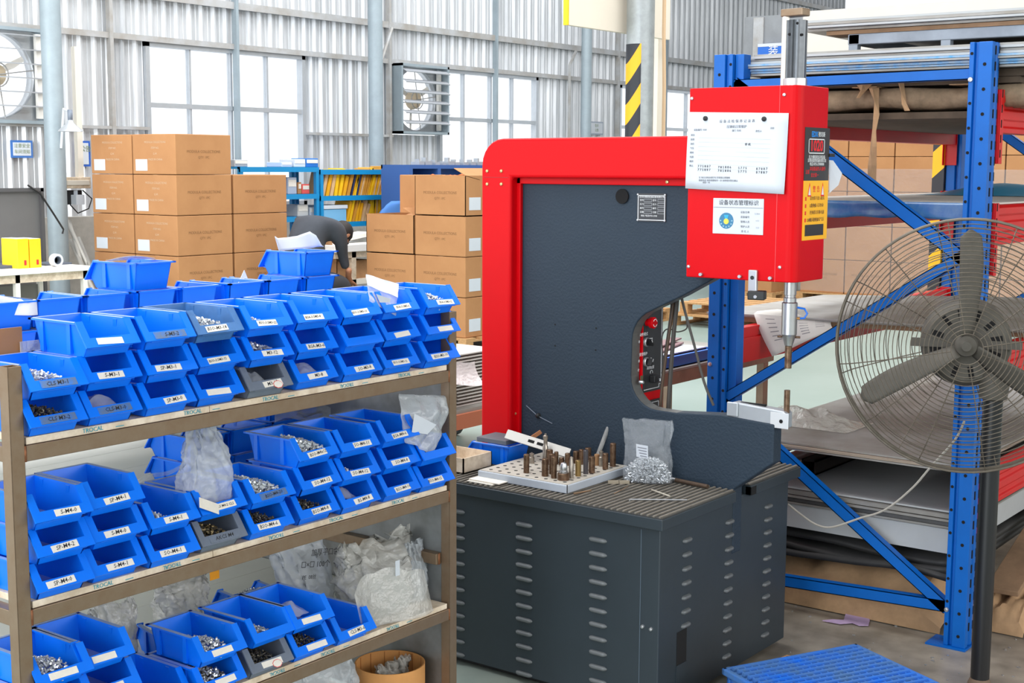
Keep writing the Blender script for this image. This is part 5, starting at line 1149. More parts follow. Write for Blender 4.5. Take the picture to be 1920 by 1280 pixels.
MB().b(-.012, LW+.012, -.012, 0.004, CHh-.026, CHh-.006, Mc).b(-.012, LW+.012, LD-.004, LD+.012, CHh-.026, CHh-.006, Mc).b(-.012, .004, -.012, LD+.012, CHh-.026, CHh-.006, Mc).b(LW-.004, LW+.012, -.012, LD+.012, CHh-.026, CHh-.006, Mc).build('rim', CR, t, .004)
for i in range(6): MB().b(-.008, 0, .02+.06*i, .026+.06*i, 0, CHh-.03, Mc).build('side_rib', CR, t)
p = at(1540, 1240, z=.03)
one('cardboard_flap', MB().add([(3.72, 1.96, .005), (3.98, 1.93, .005), (4.05, 1.72, .02), (3.98, 1.62, .05), (3.80, 1.80, .11), (3.66, 1.86, .05)], [(0, 4, 5), (0, 1, 4), (1, 2, 4), (2, 3, 4)]), TAN2, 'bent brown cardboard flap between the crate and the press cabinet', 'cardboard', solid=.004)
lp = [at(u, v, z=.004) for u, v in ((1542, 1164), (1560, 1162), (1582, 1163), (1585, 1153), (1588, 1142), (1600, 1140), (1620, 1139), (1624, 1155), (1631, 1163), (1628, 1173), (1610, 1173), (1598, 1168), (1575, 1170))]
one('torn_paper', MB().add(lp, [tuple(range(len(lp)))]), mat('lilac_paper', (186, 160, 196), .8, var=.12, scale=40), 'torn scrap of lilac paper lying on the dirty floor', 'paper scrap', solid=.003)
lp = [at(u, v, z=.004) for u, v in ((1476, 1107), (1505, 1110), (1511, 1113), (1500, 1117), (1478, 1119))]
one('torn_paper', MB().add(lp, [tuple(range(len(lp)))]), KRAFT, 'torn scrap of brown paper lying beside the press cabinet', 'paper scrap', solid=.003)
random.seed(5); m = MB()
for i in range(60):
    q = at(random.uniform(1480, 1910), random.uniform(1110, 1275), z=.001)
    if q.y > 1.98 and q.x < 4.2: continue
    s = random.uniform(.002, .006); m.b(-s, s, -s*.6, s*.6, 0, .002, T(q.x, q.y, .0005) @ rot('Z', random.uniform(0, 3)))
tag(m.build('metal_swarf', ZINC), 'scattered metal chips and scraps on the floor by the rack', 'debris', None, 'stuff')
# ================================================================== THINGS ON THE PRESS TABLE
random.seed(11)
TZ = .610
def ring_tray():
    a, b, c_, d = Vector((3.400, 2.352, 0)), Vector((3.400, 2.70, 0)), Vector((3.752, 2.70, 0)), Vector((3.752, 2.352, 0))
    t = thing('punch_tray', 'grey white plastic tray with a grid of holes for punches on the press table', 'tray', (3.57, 2.53, TZ))
    m = MB(); z0, z1 = TZ, TZ+.028
    TR = mat('tray_plastic', (186, 194, 204), .5, var=.06, scale=10); TT = mat('tray_top', (190, 184, 172), .65, var=.18, scale=14)
    MB().b(3.400, 3.752, 2.352, 2.70, z0, z1-.002).build('body', TR, t, .003); MB().b(3.404, 3.748, 2.356, 2.696, z1-.003, z1).build('top_plate', TT, t)
    h = MB()
    for i in range(9):
        for j in range(9): h.lathe([(.0005, .0003), (.0064, .0003), (.0064, 0)], (3.428+.037*i, 2.38+.036*j, z1), 10)
    h.build('punch_hole', HOLE, t)['kind'] = 'stuff'
    MB().b(3.3995, 3.4015, 2.3513, 2.3533, z0+.002, z1).build('corner_gap', HOLE, t)
    return z1
Z1 = ring_tray()
def punch(u, v, ut, vt, w, label, kind=0, m=None, tilt=0):
    p = at(u, v, z=Z1); dep = (p-EYEP).dot(_F); h = max(.012, (v-vt)*dep/FPX*1.01); r = w*dep/FPX/2
    t = thing('punch', label, 'punch', (p.x, p.y, Z1), 'punches standing in the tray')
    if kind == 0: MB().lathe([(r, 0), (r, h-.002), (r-.0015, h), (.0005, h)], tuple(p), 14).build('shank', m or PUNCH, t)
    elif kind == 1:   # stepped with slim tip
        MB().lathe([(r, 0), (r, h*.55), (r*.72, h*.60), (r*.72, h*.80), (r*.9, h*.83), (r*.9, h*.92), (r*.4, h*.95), (r*.4, h), (.0005, h)], tuple(p), 14).build('shank', m or PUNCH2, t)
    elif kind == 2:   # collar with dome
        MB().lathe([(r, 0), (r, h*.36), (r*.9, h*.38), (r*.9, h*.40), (.0005, h*.40)], tuple(p), 18).build('collar', PUNCH, t)
        MB().lathe([(r*.72, h*.40), (r*.75, h*.5), (r*.55, h*.52), (r*.62, h*.58), (r*.62, h*.78), (r*.45, h*.95), (r*.2, h), (.0005, h)], tuple(p), 18).build('dome', BRIGHT, t)
    elif kind == 3:   # bright with tapered tip
        MB().lathe([(r, 0), (r, h*.6), (r*.95, h*.62), (r*.62, h*.97), (.0005, h)], tuple(p), 14).build('shank', m or PUNCH2, t)
CLR = mat('dark_clear', (70, 66, 70), .2, spec=.6)
for a in ((987, 886, 987, 851, 11, 'rust brown punch standing alone near the left edge of the tray'), (997, 868, 997, 848, 10, 'short bright stepped punch behind the lone rusty one', 1), (1022.5, 868, 1022, 812, 10.5, 'tallest stepped punch with a slim tip in the tray', 1),
  (1022, 892, 1022, 859, 13, 'thick brown punch second from the left at the tray front'), (1034.5, 888, 1035, 850, 11, 'tall brown punch behind the second front one'), (1038.5, 896, 1038.5, 855, 11, 'tall brown punch just left of the domed collar'),
  (1056.5, 899, 1056.5, 866, 23, 'wide collar with a shiny domed insert at the tray front', 2), (1071, 896, 1071, 855, 9, 'bright tapered punch right of the domed collar', 3), (1084, 892, 1084, 862, 11, 'short brassy brown punch at the tray front right', 0, mat('straw_steel', (150, 124, 78), .35, .7)),
  (1098, 888, 1098, 843, 9.5, 'dark glassy tall punch in the middle of the tray', 0, CLR), (1109.5, 886, 1109.5, 855, 12, 'plain brown punch right of the dark glassy one'), (1135, 879, 1135, 849, 11, 'brown punch second from the right end of the tray'),
  (1149, 874, 1149, 830, 11.5, 'tall notched brown punch at the right end of the tray'), (1043, 870, 1043, 846, 8, 'thin punch in the middle row behind the domed collar'), (1064, 872, 1064, 849, 10, 'dull punch in the middle row behind the tapered one'),
  (1080, 868, 1080, 845, 11, 'dull punch in the middle row left of the dark glassy one'), (1090, 870, 1090, 842, 10, 'dull grey punch touching the dark glassy one'), (1102.5, 862, 1102.5, 839, 12, 'stubby brown punch at the back of the tray'), (1127, 874, 1127, 843, 9, 'slim grey punch behind the second from the right', 1),
  (1030.5, 870, 1030.5, 842, 12, 'brown punch behind the thick one, left part of the tray'), (1041.5, 863, 1041.5, 834, 10, 'nearly black punch at the back of the tray', 0, DARK), (1119, 872, 1119, 851, 10, 'dark brown short punch at the back right of the tray', 0, TAN2), (1053, 871, 1053, 857, 10, 'very short punch behind the domed collar')):
    punch(*a)
p = at(1120, 862, z=Z1); q = at(1141, 800, x=p.x+.03)
one('clear_tube', MB().tube([p+Vector((0, 0, .012)), q], .0075, 12), film('clear_tube', (190, 190, 186), .45, .08, .1), 'clear plastic tube leaning up among the punches at the tray back', 'tube')
p = at(1087, 848, z=Z1); one('paper_roll', MB().cyl((p.x, p.y, Z1+.012), (p.x+.004, p.y-.006, Z1+.052), .0165, n=10), TAN2, 'small brown paper roll standing behind the punches', 'paper roll')
# bright bar with holes lying slanted from the bin to the tray
a, b = at(949, 813, x=3.60), at(1068, 850, x=3.66); d = (b-a); L = d.length; X = d.normalized(); Zv = Vector((-.75, -.1, .6)); Zv = (Zv-X*Zv.dot(X)).normalized(); Yv = Zv.cross(X)
Mb = Matrix((X, Yv, Zv)).transposed().to_4x4(); Mb.translation = a
t = thing('steel_bar', 'flat bright steel bar with slots leaning from the blue bin to the tray', 'bar', tuple(a))
MB().b(0, L, -.017, .017, -.002, .002, Mb).build('bar', mat('pale_bar', (160, 158, 154), .4, .5), t, .001)
for k in (.40, .54): MB().b(L*k-.011, L*k+.011, -.005, .005, .002, .0026, Mb).build('slot', HOLE, t)
p = at(1005, 815, x=3.66); one('brown_wedge', MB().b(-.02, .02, -.005, .005, -.006, .006, T(*p) @ rot('Z', -.9) @ rot('Y', -.6)), mat('leather_brown', (160, 104, 66), .7), 'small reddish brown wedge resting on the grey box behind the tray', 'wedge')
# hex key, sticks, bits on the mat
def hexkey(u0, v0, u1, v1, label):
    a, b = at(u0, v0, z=TZ+.004), at(u1, v1, z=TZ+.004); d = (b-a).normalized(); n = Vector((-d.y, d.x, 0))
    one('hex_key', MB().tube([a-n*.012, a-n*.004, a+d*.004, b], .0022, 6), ZINC, label, 'tool')
hexkey(1180, 936, 1288, 937, 'long thin hex key lying on the ribbed mat in front of the bag')
a, b = at(1222, 918, z=TZ+.003), at(1256, 930, z=TZ+.003); one('flat_stick', MB().tube([a, b], .0032, 5), mat('pale_stick', (172, 166, 152), .7), 'short pale flat stick on the ribbed mat under the rivet bag', 'stick')
a, b = at(1076, 925, z=TZ+.003), at(1108, 919, z=TZ+.003); one('wood_splinter', MB().tube([a, b], .003, 5), WOOD_D, 'thin wood splinter on the mat beside the tray corner', 'splinter')
a, b = at(1152, 925, z=TZ+.003), at(1178, 911, z=TZ+.003); one('wood_splinter', MB().tube([a, b], .0012, 5), WOOD_D, 'hair thin splinter on the mat left of the hex key', 'splinter')
a = at(1142, 903, z=TZ); 
for i, (l, r) in enumerate(((1140, 1160), (1161, 1180))):
    a, b = at(l, 904, z=TZ+.0035), at(r, 904, z=TZ+.0035); d = (b-a); one('wood_chip', MB().b(0, d.length, -.006, .006, -.0035, .0055, T(*a) @ rot('Z', math.atan2(d.y, d.x))), mat('chip_grey', (150, 140, 122), .8), ('pale wooden chip beside the tray, left one', 'pale wooden chip beside the tray, right one')[i], 'chip', 'wooden chips by the tray')
a, b = at(1259, 898, z=TZ+.008), at(1327, 912, z=TZ+.008)
t = thing('drift_rod', 'dark rusty rod with a bright end lying at the foot of the press plate', 'rod', tuple(a))
MB().cyl(a, b, .0068, n=12).build('shaft', mat('rusty_dark', (92, 74, 60), .6, .4, var=.4, scale=40), t); MB().cyl(a-(b-a).normalized()*.002, a+(b-a)*.12, .0074, n=12).build('end', BRIGHT, t)
# boxes and card at the left end of the table
a = at(857, 905, z=TZ)
yb = 2.80
t = thing('white_box', 'shallow white cardboard box on the press table behind the shelf post', 'box', (3.40, 2.82, TZ))
m = MB().b(3.42, 3.57, 2.775, 2.779, TZ, TZ+.05).b(3.42, 3.57, 2.946, 2.95, TZ, TZ+.05).b(3.42, 3.424, 2.775, 2.95, TZ, TZ+.05).b(3.566, 3.57, 2.775, 2.95, TZ, TZ+.05).b(3.42, 3.57, 2.775, 2.95, TZ, TZ+.003); m.build('body', CREAM, t)
for i in range(2): one('card_piece', MB().b(3.345+.01*i, 3.42, 2.60-.02*i, 2.70, TZ+.004*i, TZ+.003+.004*i), CARD, ('pale card piece lying on the mat left of the tray, lower one', 'pale card piece lying on the mat left of the tray, upper one')[i], 'card', 'card pieces on the mat')
# ================================================================== PARTS BINS
def bin_mesh(W, H, L, k=1.0):
    m = MB(); wb, wt, fl = W*.385, W*.43, W*.49; th = .0025*k
    yb0, yb1, yl, yr = .020*k, L-.022*k, .004*k, .030*k; zl = .026*k; zr = H
    def xw(z, s=0): return wb+(wt-wb)*z/H-s
    out = [(yb0, 0), (yb1, 0), (L-.008*k, H), (yr, H), (yl, zl)]
    for s in (-1, 1):
        vo = [(s*xw(z), y, z) for y, z in out]; vi = [(s*xw(z, th), y, z) for y, z in out]; n = 5
        m.add(vo+vi, [tuple(range(n)), tuple(range(2*n-1, n-1, -1))]+[(i, (i+1) % n, n+(i+1) % n, n+i) for i in range(n)])
        m.b(min(s*wt, s*fl), max(s*wt, s*fl), yr-.002*k, L, H-.004*k, H)
        for yy in (yb0+.034*k, yb1-.02*k): m.b(min(s*xw(.02), s*(wt+.002*k)), max(s*xw(.02), s*(wt+.002*k)), yy, yy+.012*k, .004, H-.004*k)
    m.b(-wb, wb, yb0, yb1, 0, th)
    m.add([(-wb, yb1, 0), (wb, yb1, 0), (wt, L-.008*k, H), (-wt, L-.008*k, H), (-wb, yb1-th, 0), (wb, yb1-th, 0), (wt, L-.008*k-th, H), (-wt, L-.008*k-th, H)], [(0,1,2,3), (4,7,6,5), (0,4,5,1), (1,5,6,2), (2,6,7,3), (3,7,4,0)])
    m.b(-fl, fl, L-.010*k, L, H-.004*k, H)
    m.add([(-wb, yb0, 0), (wb, yb0, 0), (xw(zl), yl, zl), (-xw(zl), yl, zl), (-wb, yb0+th, 0), (wb, yb0+th, 0), (xw(zl), yl+th, zl), (-xw(zl), yl+th, zl)], [(0,1,2,3), (4,7,6,5), (0,4,5,1), (1,5,6,2), (2,6,7,3), (3,7,4,0)])
    # U-shaped front frame lying in the slanted plane of the mouth
    zf0 = .0195*k; d = Vector((0, yr-(-.006*k), H-zf0)).normalized(); nrm = Vector((0, -d.z, d.y)); o = Vector((0, -.006*k, zf0)); Lf = (H-zf0)/d.z; t = .0035*k
    def slab(x0, x1, a, b):
        vs = [o+d*q+Vector((x, 0, 0))+nrm*w for w in (0, t) for q in (a, b) for x in (x0, x1)]
        m.add(vs, [(0,1,3,2), (4,6,7,5), (0,4,5,1), (2,3,7,6), (0,2,6,4), (1,5,7,3)])
    wi = W*.365
    slab(-fl, -wi, 0, Lf); slab(wi, fl, 0, Lf); slab(-wi, wi, 0, .0215*k)
    # gusset lip underneath
    m.b(-wi, wi, -.004*k, .010*k, .018*k, .021*k)
    return m, o, d, nrm, t
BINS = {}
def bin_kind(name, W, H, L, k):
    m, o, d, n, t = bin_mesh(W, H, L, k); BINS[name] = (m, o, d, n, t, W, H, L, k)
bin_kind('small', .132, .0688, .186, 1.0); bin_kind('large', .158, .099, .27, 1.35)
bmesh_cache = {}
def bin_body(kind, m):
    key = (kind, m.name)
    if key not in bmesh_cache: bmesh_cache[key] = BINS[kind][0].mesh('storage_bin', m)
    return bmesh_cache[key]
card_me = {}
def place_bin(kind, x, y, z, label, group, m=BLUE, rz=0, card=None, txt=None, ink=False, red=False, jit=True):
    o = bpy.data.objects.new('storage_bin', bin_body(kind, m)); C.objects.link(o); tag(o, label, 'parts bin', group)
    j = (random.uniform(-1, 1), random.uniform(-1, 1), random.uniform(-1, 1)) if jit else (0, 0, 0)
    o.location = (x+.001*j[0], y+.002*j[1], z); o.rotation_euler = (0, 0, rz+.012*j[2])
    _, oo, d, n, t, W, H, L, k = BINS[kind]
    if card or txt or red:
        X = Vector((1, 0, 0)); R3 = Matrix((X, d, n)).transposed(); c0 = oo+d*.0108*k+n*(t+.0004); off = random.uniform(-.012, .010); ang = random.uniform(-.05, .05)
        if ink:   # written straight on the faded holder plate
            key = ('holder', m.name)
            if key not in card_me: card_me[key] = MB().b(-.040, .040, -.008, .008, -.0004, .0006).mesh('label_holder', mat('faded_holder', (54, 112, 188), .6, var=.3, scale=60, rgb2=(96, 110, 128)) if m is BLUE else m)
            nm, c0 = 'label_holder', c0
        else:
            s = random.choice((.030, .032, .028)); key = ('card', s)
            if key not in card_me: card_me[key] = MB().b(-s, s, -.0072, .0072, -.0002, .0006).mesh('label_card', CARD)
            nm = 'label_card'; c0 = c0+X*off
        lc = bpy.data.objects.new(nm, card_me[key]); C.objects.link(lc); lc.parent = o
        lc.matrix_local = Matrix.Translation(c0) @ R3.to_4x4() @ Matrix.Rotation(ang, 4, 'Z')
        if txt:
            cu = bpy.data.curves.new('handwriting', 'FONT'); cu.body = txt; cu.size = min(.0125, .058/max(4, len(txt))*1.75); cu.align_x = 'CENTER'; cu.align_y = 'CENTER'; cu.resolution_u = 1; cu.shear = .2; cu.offset = .0001
            cu.materials.append(INK); tx = bpy.data.objects.new('handwriting', cu); C.objects.link(tx); tx.parent = lc; tx.matrix_local = Matrix.Translation((random.uniform(-.004, .004), 0, .0009)) @ Matrix.Rotation(random.uniform(-.04, .04), 4, 'Z')
        if red:
            me = MB().add([(.016*math.cos(a+.39)*.9, .010*math.sin(a+.39), 0) for a in [PI/4*i for i in range(8)]], [tuple(range(8))]).mesh('red_rim_sticker', mat('sticker_red', (232, 90, 80), .7)); r = bpy.data.objects.new('red_rim_sticker', me); C.objects.link(r); r.parent = lc; r.matrix_local = Matrix.Translation((.012, -.006, .0012))
            me = MB().add([(.0145*math.cos(a+.39)*.9, .0085*math.sin(a+.39), 0) for a in [PI/4*i for i in range(8)]], [tuple(range(8))]).mesh('sticker_face', CARD); r2 = bpy.data.objects.new('sticker_face', me); C.objects.link(r2); r2.parent = lc; r2.matrix_local = Matrix.Translation((.012, -.006, .0016))
    return o
# heaps of rivets: small loose hollow pins
heap_me = {}
def heap(kind, seed):
    if (kind, seed) in heap_me: return heap_me[(kind, seed)]
    rnd = random.Random(seed); m = MB(); N, big = {'many': (300, 1), 'full': (480, 1.2), 'few': (150, 1), 'dark': (300, .85), 'nuts': (260, .9)}[kind]
    for i in range(N):
        u, v = rnd.random(), rnd.random()
        x = -.046+(.05 if kind == 'few' else .072)*u; y = .012+.09*v
        top = {'full': .066, 'few': .043}.get(kind, .055)*(1-.38*u)*(.84+.16*math.sin(v*PI))
        z = .006+top*rnd.random()**.35; z = max(z, .004) ; y = max(y, .013+max(0, z-.04)*.62)
        d = Vector((rnd.uniform(-1, 1), rnd.uniform(-1, 1), rnd.uniform(-.5, .8))).normalized(); L = rnd.uniform(.0035, .0062)*big; r = rnd.uniform(.0017, .0026)*big
        c = Vector((x, y, z))
        if kind == 'nuts': d = Vector((rnd.uniform(-.6, .6), rnd.uniform(-.6, .6), 1)).normalized(); L, r = .0016, .0036
        m.cyl(c-d*L*.8, c+d*L*.8, r, n=5, smooth=False)
    heap_me[(kind, seed)] = m.mesh('rivet_heap', {'dark': RIVET_D, 'nuts': mat('brass_nuts', (164, 146, 108), .35, .8, var=.4, scale=200)}.get(kind, RIVET)); return heap_me[(kind, seed)]
def fill(o, kind, label, seed=1):
    h = bpy.data.objects.new('rivet_heap', heap(kind, seed)); C.objects.link(h); h.location = o.location; h.rotation_euler = o.rotation_euler
    tag(h, label, 'rivets', None, 'stuff')
XS = [1.574, 1.708, 1.846, 1.988, 2.128, 2.280, 2.428, 2.574, 2.728]
XM = [1.577, 1.708, 1.846, 1.985, 2.125, 2.282, 2.418, 2.574, 2.706]
ORD = ['first', 'second', 'third', 'fourth', 'fifth', 'sixth', 'seventh', 'eighth', 'last']
S1, S2, S3, PITCH_Z, YF = 1.0835, .7605, .436, .069, 2.287
def lab(shelf, row, top, col, extra=''):
    r = 'top' if row == top else 'bottom' if row == 0 else 'middle'
    return '%s bin of the %s stack, %s shelf%s' % (r, ORD[col], shelf, extra)
rows1 = [
 [('CLS M3-2', 'i', 'dark'), ('CLS-M3-0', 'i', 'bag'), ('SP-M3-0', '', ''), ('', '', ''), ('M3-15', 'g', 'red'), ('M3-8', '', 'bag'), ('SO-M3-8', '', ''), ('BSO-3.5M3-12', '', ''), ('BSO-M3-10', '', '')],
 [('CLS M3-1', 'i', 'many'), ('S-M3-1', '', ''), ('SP-M3-1', '', ''), ('BSO-3.5M3-12', '', ''), ('M3-12', '', 'many'), ('BSA-M3-6', '', ''), (None, 'i', ''), ('', '', ''), ('', '', '')],
 [None, ('', '', ''), ('S-M3-2', 'i', ''), ('BSO-M3-18', 'd', 'many'), ('BSO-3.5M3-22', '', 'few'), ('BSA-3.5M3-8', '', ''), ('BSO-3.5M3-16', '', ''), ('BSA-3.5M3-6', '', ''), ('BSA-3.5M3-12', '', 'many')]]
rows2 = [
 [('SP-M4-0', '', ''), ('S-M4-1', '', ''), ('SO-M4-1', '', ''), ('AKCS M4', 'gi', 'nuts'), ('BSO-M4-6', '', 'dark'), ('BSO-M4-8', '', 'dark'), ('BS-M4-8', '', 'bag'), ('BSO-M4-16', '', ''), ('BSO-M4-15', '', '')],
 [('SP-M4-2', '', ''), ('S-M4-0', '', ''), ('S-M4-1', '', 'few'), ('CLS M4-2 CLS', '', ''), ('BSO-M4-20', 'i', 'full'), ('SO-M4-12', '', ''), ('SO-M4-12', '', 'few'), ('SO-M4-8', '', ''), (None, 'i', '')],
 [('S-M4-0', '', ''), ('SP-M4-1', '', ''), None, None, None, ('BSO-M4x12', '', 'full'), ('SO-M4-11', '', ''), ('BSA-M4-6', '', ''), None]]
def run(rows, X, z0, shelf):
    out = {}
    for c in range(9):
        top = max(r for r in range(3) if rows[r][c])
        for r in range(3):
            e = rows[r][c]
            if not e: continue
            s, f, content = e; m = GREYBIN if 'g' in f else BLUE_DULL if 'd' in f else BLUE
            col = 'grey plastic ' if 'g' in f else 'dusty blue ' if 'd' in f else 'blue '
            ex = (', marked %s' % s) if s else (', blank white card' if s == '' else ', no card')
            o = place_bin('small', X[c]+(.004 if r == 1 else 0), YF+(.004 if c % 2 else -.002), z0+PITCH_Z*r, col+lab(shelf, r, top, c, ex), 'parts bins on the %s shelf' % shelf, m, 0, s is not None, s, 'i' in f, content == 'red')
            if content in ('many', 'few', 'dark', 'full', 'nuts'):
                fill(o, content, {'many': 'heap of bright rivets', 'few': 'few bright rivets', 'dark': 'heap of small dark screws', 'full': 'big heap of long bright rivets', 'nuts': 'heap of dull brass nuts'}[content]+' in the '+lab(shelf, r, top, c), (c*3+r) % 4)
            out[(r, c)] = o
    return out
B1 = run(rows1, XS, S1, 'top'); B2 = run(rows2, XM, S2, 'second')
G3 = 'parts bins on the third shelf'
t3 = [ (1.572, 0, '', 'bottom bin of the stack beside the left post, third shelf, mostly hidden'), (1.572, 1, '', 'middle bin of the stack beside the left post, third shelf'), (1.570, 2, 'card', 'top bin of the stack beside the left post, third shelf, bright rivets inside'),
  (1.694, 0, '', 'bottom bin of the second stack, third shelf, at the photo edge'), (1.692, 1, 'card', 'middle bin of the second stack, third shelf, blank card'), (1.680, 2, 'card', 'top bin of the second stack, third shelf, empty with blank card'),
  (1.840, 0, '', 'low single bin between the two tall groups, third shelf'), (1.972, 0, 'card', 'bin beneath the big bin of bright rivets, third shelf'), (1.976, 1, 'card', 'upper bin holding curled bright rivets over the shelf edge, third shelf'),
  (2.118, 0, 'red', 'grey bin with a red rimmed sticker, third shelf'), (2.128, 1, 'ink', 'upper bin with a faded card over the grey one, third shelf'), (2.256, 0, 'card', 'lower bin holding few dark screws, third shelf'), (2.252, 1, 'card', 'upper bin with a small clear bag inside, third shelf'), (2.400, 0, 'CLS-M3-6', 'single bin marked CLS-M3-6 under the big bag, third shelf')]
for x, r, c, l in t3:
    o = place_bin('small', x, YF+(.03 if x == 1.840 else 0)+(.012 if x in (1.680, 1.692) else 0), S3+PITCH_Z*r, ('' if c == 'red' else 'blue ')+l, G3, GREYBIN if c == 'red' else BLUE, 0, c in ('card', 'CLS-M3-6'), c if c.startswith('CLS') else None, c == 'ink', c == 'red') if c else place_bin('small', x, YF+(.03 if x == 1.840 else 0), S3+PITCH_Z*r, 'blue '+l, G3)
    if 'rivets' in l: fill(o, 'many', 'bright rivets in the '+l.split(',')[0], 2)
    if 'dark screws' in l or 'grey bin' in l or 'faded' in l or 'beneath' in l: fill(o, 'dark' if 'faded' not in l else 'few', 'small screws in the '+l.split(',')[0], 1)
# ================================================================== SHELF RACK
RX0, RX1, RY0, RY1 = 1.480, 2.806, 2.300, 3.56
rack = thing('shelf_rack', 'brown steel tube shelf rack full of blue parts bins', 'shelf rack', ((RX0+RX1)/2, (RY0+RY1)/2, 0))
PT = 1.222
for x in (RX0, RX1-.03):
    for y in (RY0, RY1-.03):
        m = MB(); w = .0022
        m.b(x, x+.03, y, y+w, 0, PT).b(x, x+.03, y+.03-w, y+.03, 0, PT).b(x, x+w, y, y+.03, 0, PT).b(x+.03-w, x+.03, y, y+.03, 0, PT); m.b(x+.002, x+.028, y+.002, y+.028, PT-.012, PT-.010)
        m.build('post', STEEL, rack, .0012, 1)
for zt in (1.0675, .745, .421, .10):
    for y in (RY0, RY1-.03): MB().b(RX0+.03, RX1-.03, y, y+.03, zt-.031, zt).build('rail', STEEL, rack, .0015)
    for x in (RX0, RX1-.03): MB().b(x+.002, x+.028, RY0+.03, RY1-.03, zt-.031, zt).build('side_rail', STEEL, rack, .0015)
    n = 6; w = (RY1-RY0-.008)/n
    for i in range(n):
        ya_, yb_ = RY0+.004+w*i, RY0+.004+w*(i+1)-.0014; cut = (.36, .62, .48, .30, .55, .42)[i]; xm_ = RX0+.036+(RX1-RX0-.072)*cut
        for xa, xb in ((RX0+.036, xm_-.0007), (xm_+.0007, RX1-.036)): MB().b(xa, xb, ya_, yb_, zt+.001, zt+.0148).build('shelf_plank', CREAM if i == 0 else PVC, rack, .0008)
    if zt > .2:
        rnd = random.Random(int(zt*100))
        for i in range(5):
            x = RX0+.17+i*.235+rnd.uniform(-.04, .04); up = rnd.random() < .4; mir = -1 if rnd.random() < .4 else 1
            text('printed_brand', 'TROCAL', .0125, (x, RY0+.0032, zt+.008), (mir if not up else -1, 0, 0), (0, 0, 1 if not up else -1), TEAL, rack, sx=1) if mir == 1 or up else text('printed_brand', 'TROCAL', .0125, (x, RY0+.0032, zt+.008), (1, 0, 0), (0, 0, 1), TEAL, rack)
            MB().b(x+.055, x+.075, RY0+.0034, RY0+.004, zt+.005, zt+.0065).build('printed_mark', TEAL, rack)
for x, s in ((RX0+.03, 1), (RX1-.03, -1)):
    for zt in (1.0675, .745, .421):
        MB().tube([(x+s*.001, RY0+.0008, zt-.031), (x+s*.001, RY0+.0008, zt)], .0028, 6).build('weld', mat('weld', (150, 96, 62), .6, .4, var=.5, scale=90), rack)
MB().b(RX1-.024, RX1-.021, RY0+.03, RY1-.03, .12, 1.035).build('side_panel', mat('side_sheet', (150, 154, 156), .4, .5, var=.25, scale=5, rgb2=(112, 112, 110)), rack)
MB().b(RX1-.05, RX1-.026, RY0+.03, RY1-.03, .54, .57).build('middle_side_rail', STEEL, rack, .0015)
MB().tube([(RX1-.038, RY0+.031, .54), (RX1-.038, RY0+.031, .57)], .004, 6).build('weld', mat('weld', (150, 96, 62)), rack)
# ---- back rows: the same bins seen from behind, open towards the far side
YB = 2.962
def back_bins(shelf, z0, cols, group):
    for i, (x, rows) in enumerate(cols):
        for r in range(rows):
            nm = ('lower', 'upper') if rows == 2 else ('only',) if rows == 1 else ('bottom', 'second', 'third', 'topmost')
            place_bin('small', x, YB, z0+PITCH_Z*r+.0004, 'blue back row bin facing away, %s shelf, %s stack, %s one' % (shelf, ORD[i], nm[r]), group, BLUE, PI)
bx = [at(u, v, y=2.775).x for u, v in ((-70, 572), (30, 566), (116, 560), (207, 553), (300, 547), (380, 540), (465, 532), (538, 527), (606, 518))]
back_bins('top', S1, [(x, 4 if i == 8 else 3) for i, x in enumerate(bx[:9]) ], 'back row bins of the top shelf')
place_bin('small', at(287, 490, y=2.775).x, YB, S1+PITCH_Z*3+.0006, 'blue bin set on top of the back row, milky film on its rim', 'back row bins of the top shelf', BLUE, PI+.05)
xs2 = at(278, 838, y=2.95).x+.066
back_bins('second', S2, [(xs2-.44, 1), (xs2, 2), (xs2+.142, 2), (xs2+.284, 3), (xs2+.426, 3)], 'back row bins of the second shelf')
for x, y, n, rz in ((at(365, 1130, y=2.52).x, 2.66, 'standing behind the rivet bins', PI*.92), (at(516, 1075, y=2.56).x, 2.72, 'behind the printed bag, screws inside', PI*.95), (at(215, 1150, y=2.5).x-.03, 2.68, 'behind the second stack', PI)):
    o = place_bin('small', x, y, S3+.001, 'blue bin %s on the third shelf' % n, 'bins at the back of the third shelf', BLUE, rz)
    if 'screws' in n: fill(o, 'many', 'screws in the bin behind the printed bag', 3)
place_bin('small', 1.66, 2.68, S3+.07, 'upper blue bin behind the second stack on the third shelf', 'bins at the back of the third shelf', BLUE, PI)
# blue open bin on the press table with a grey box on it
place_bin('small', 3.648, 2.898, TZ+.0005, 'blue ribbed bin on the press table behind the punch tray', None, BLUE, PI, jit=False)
one('grey_box', MB().b(3.595, 3.70, 2.735, 2.86, TZ+.0705, TZ+.086), mat('slate_box', (98, 104, 112), .6, var=.15, scale=12), 'flat grey box lying on the blue bin on the press table', 'box', bevel=.002)
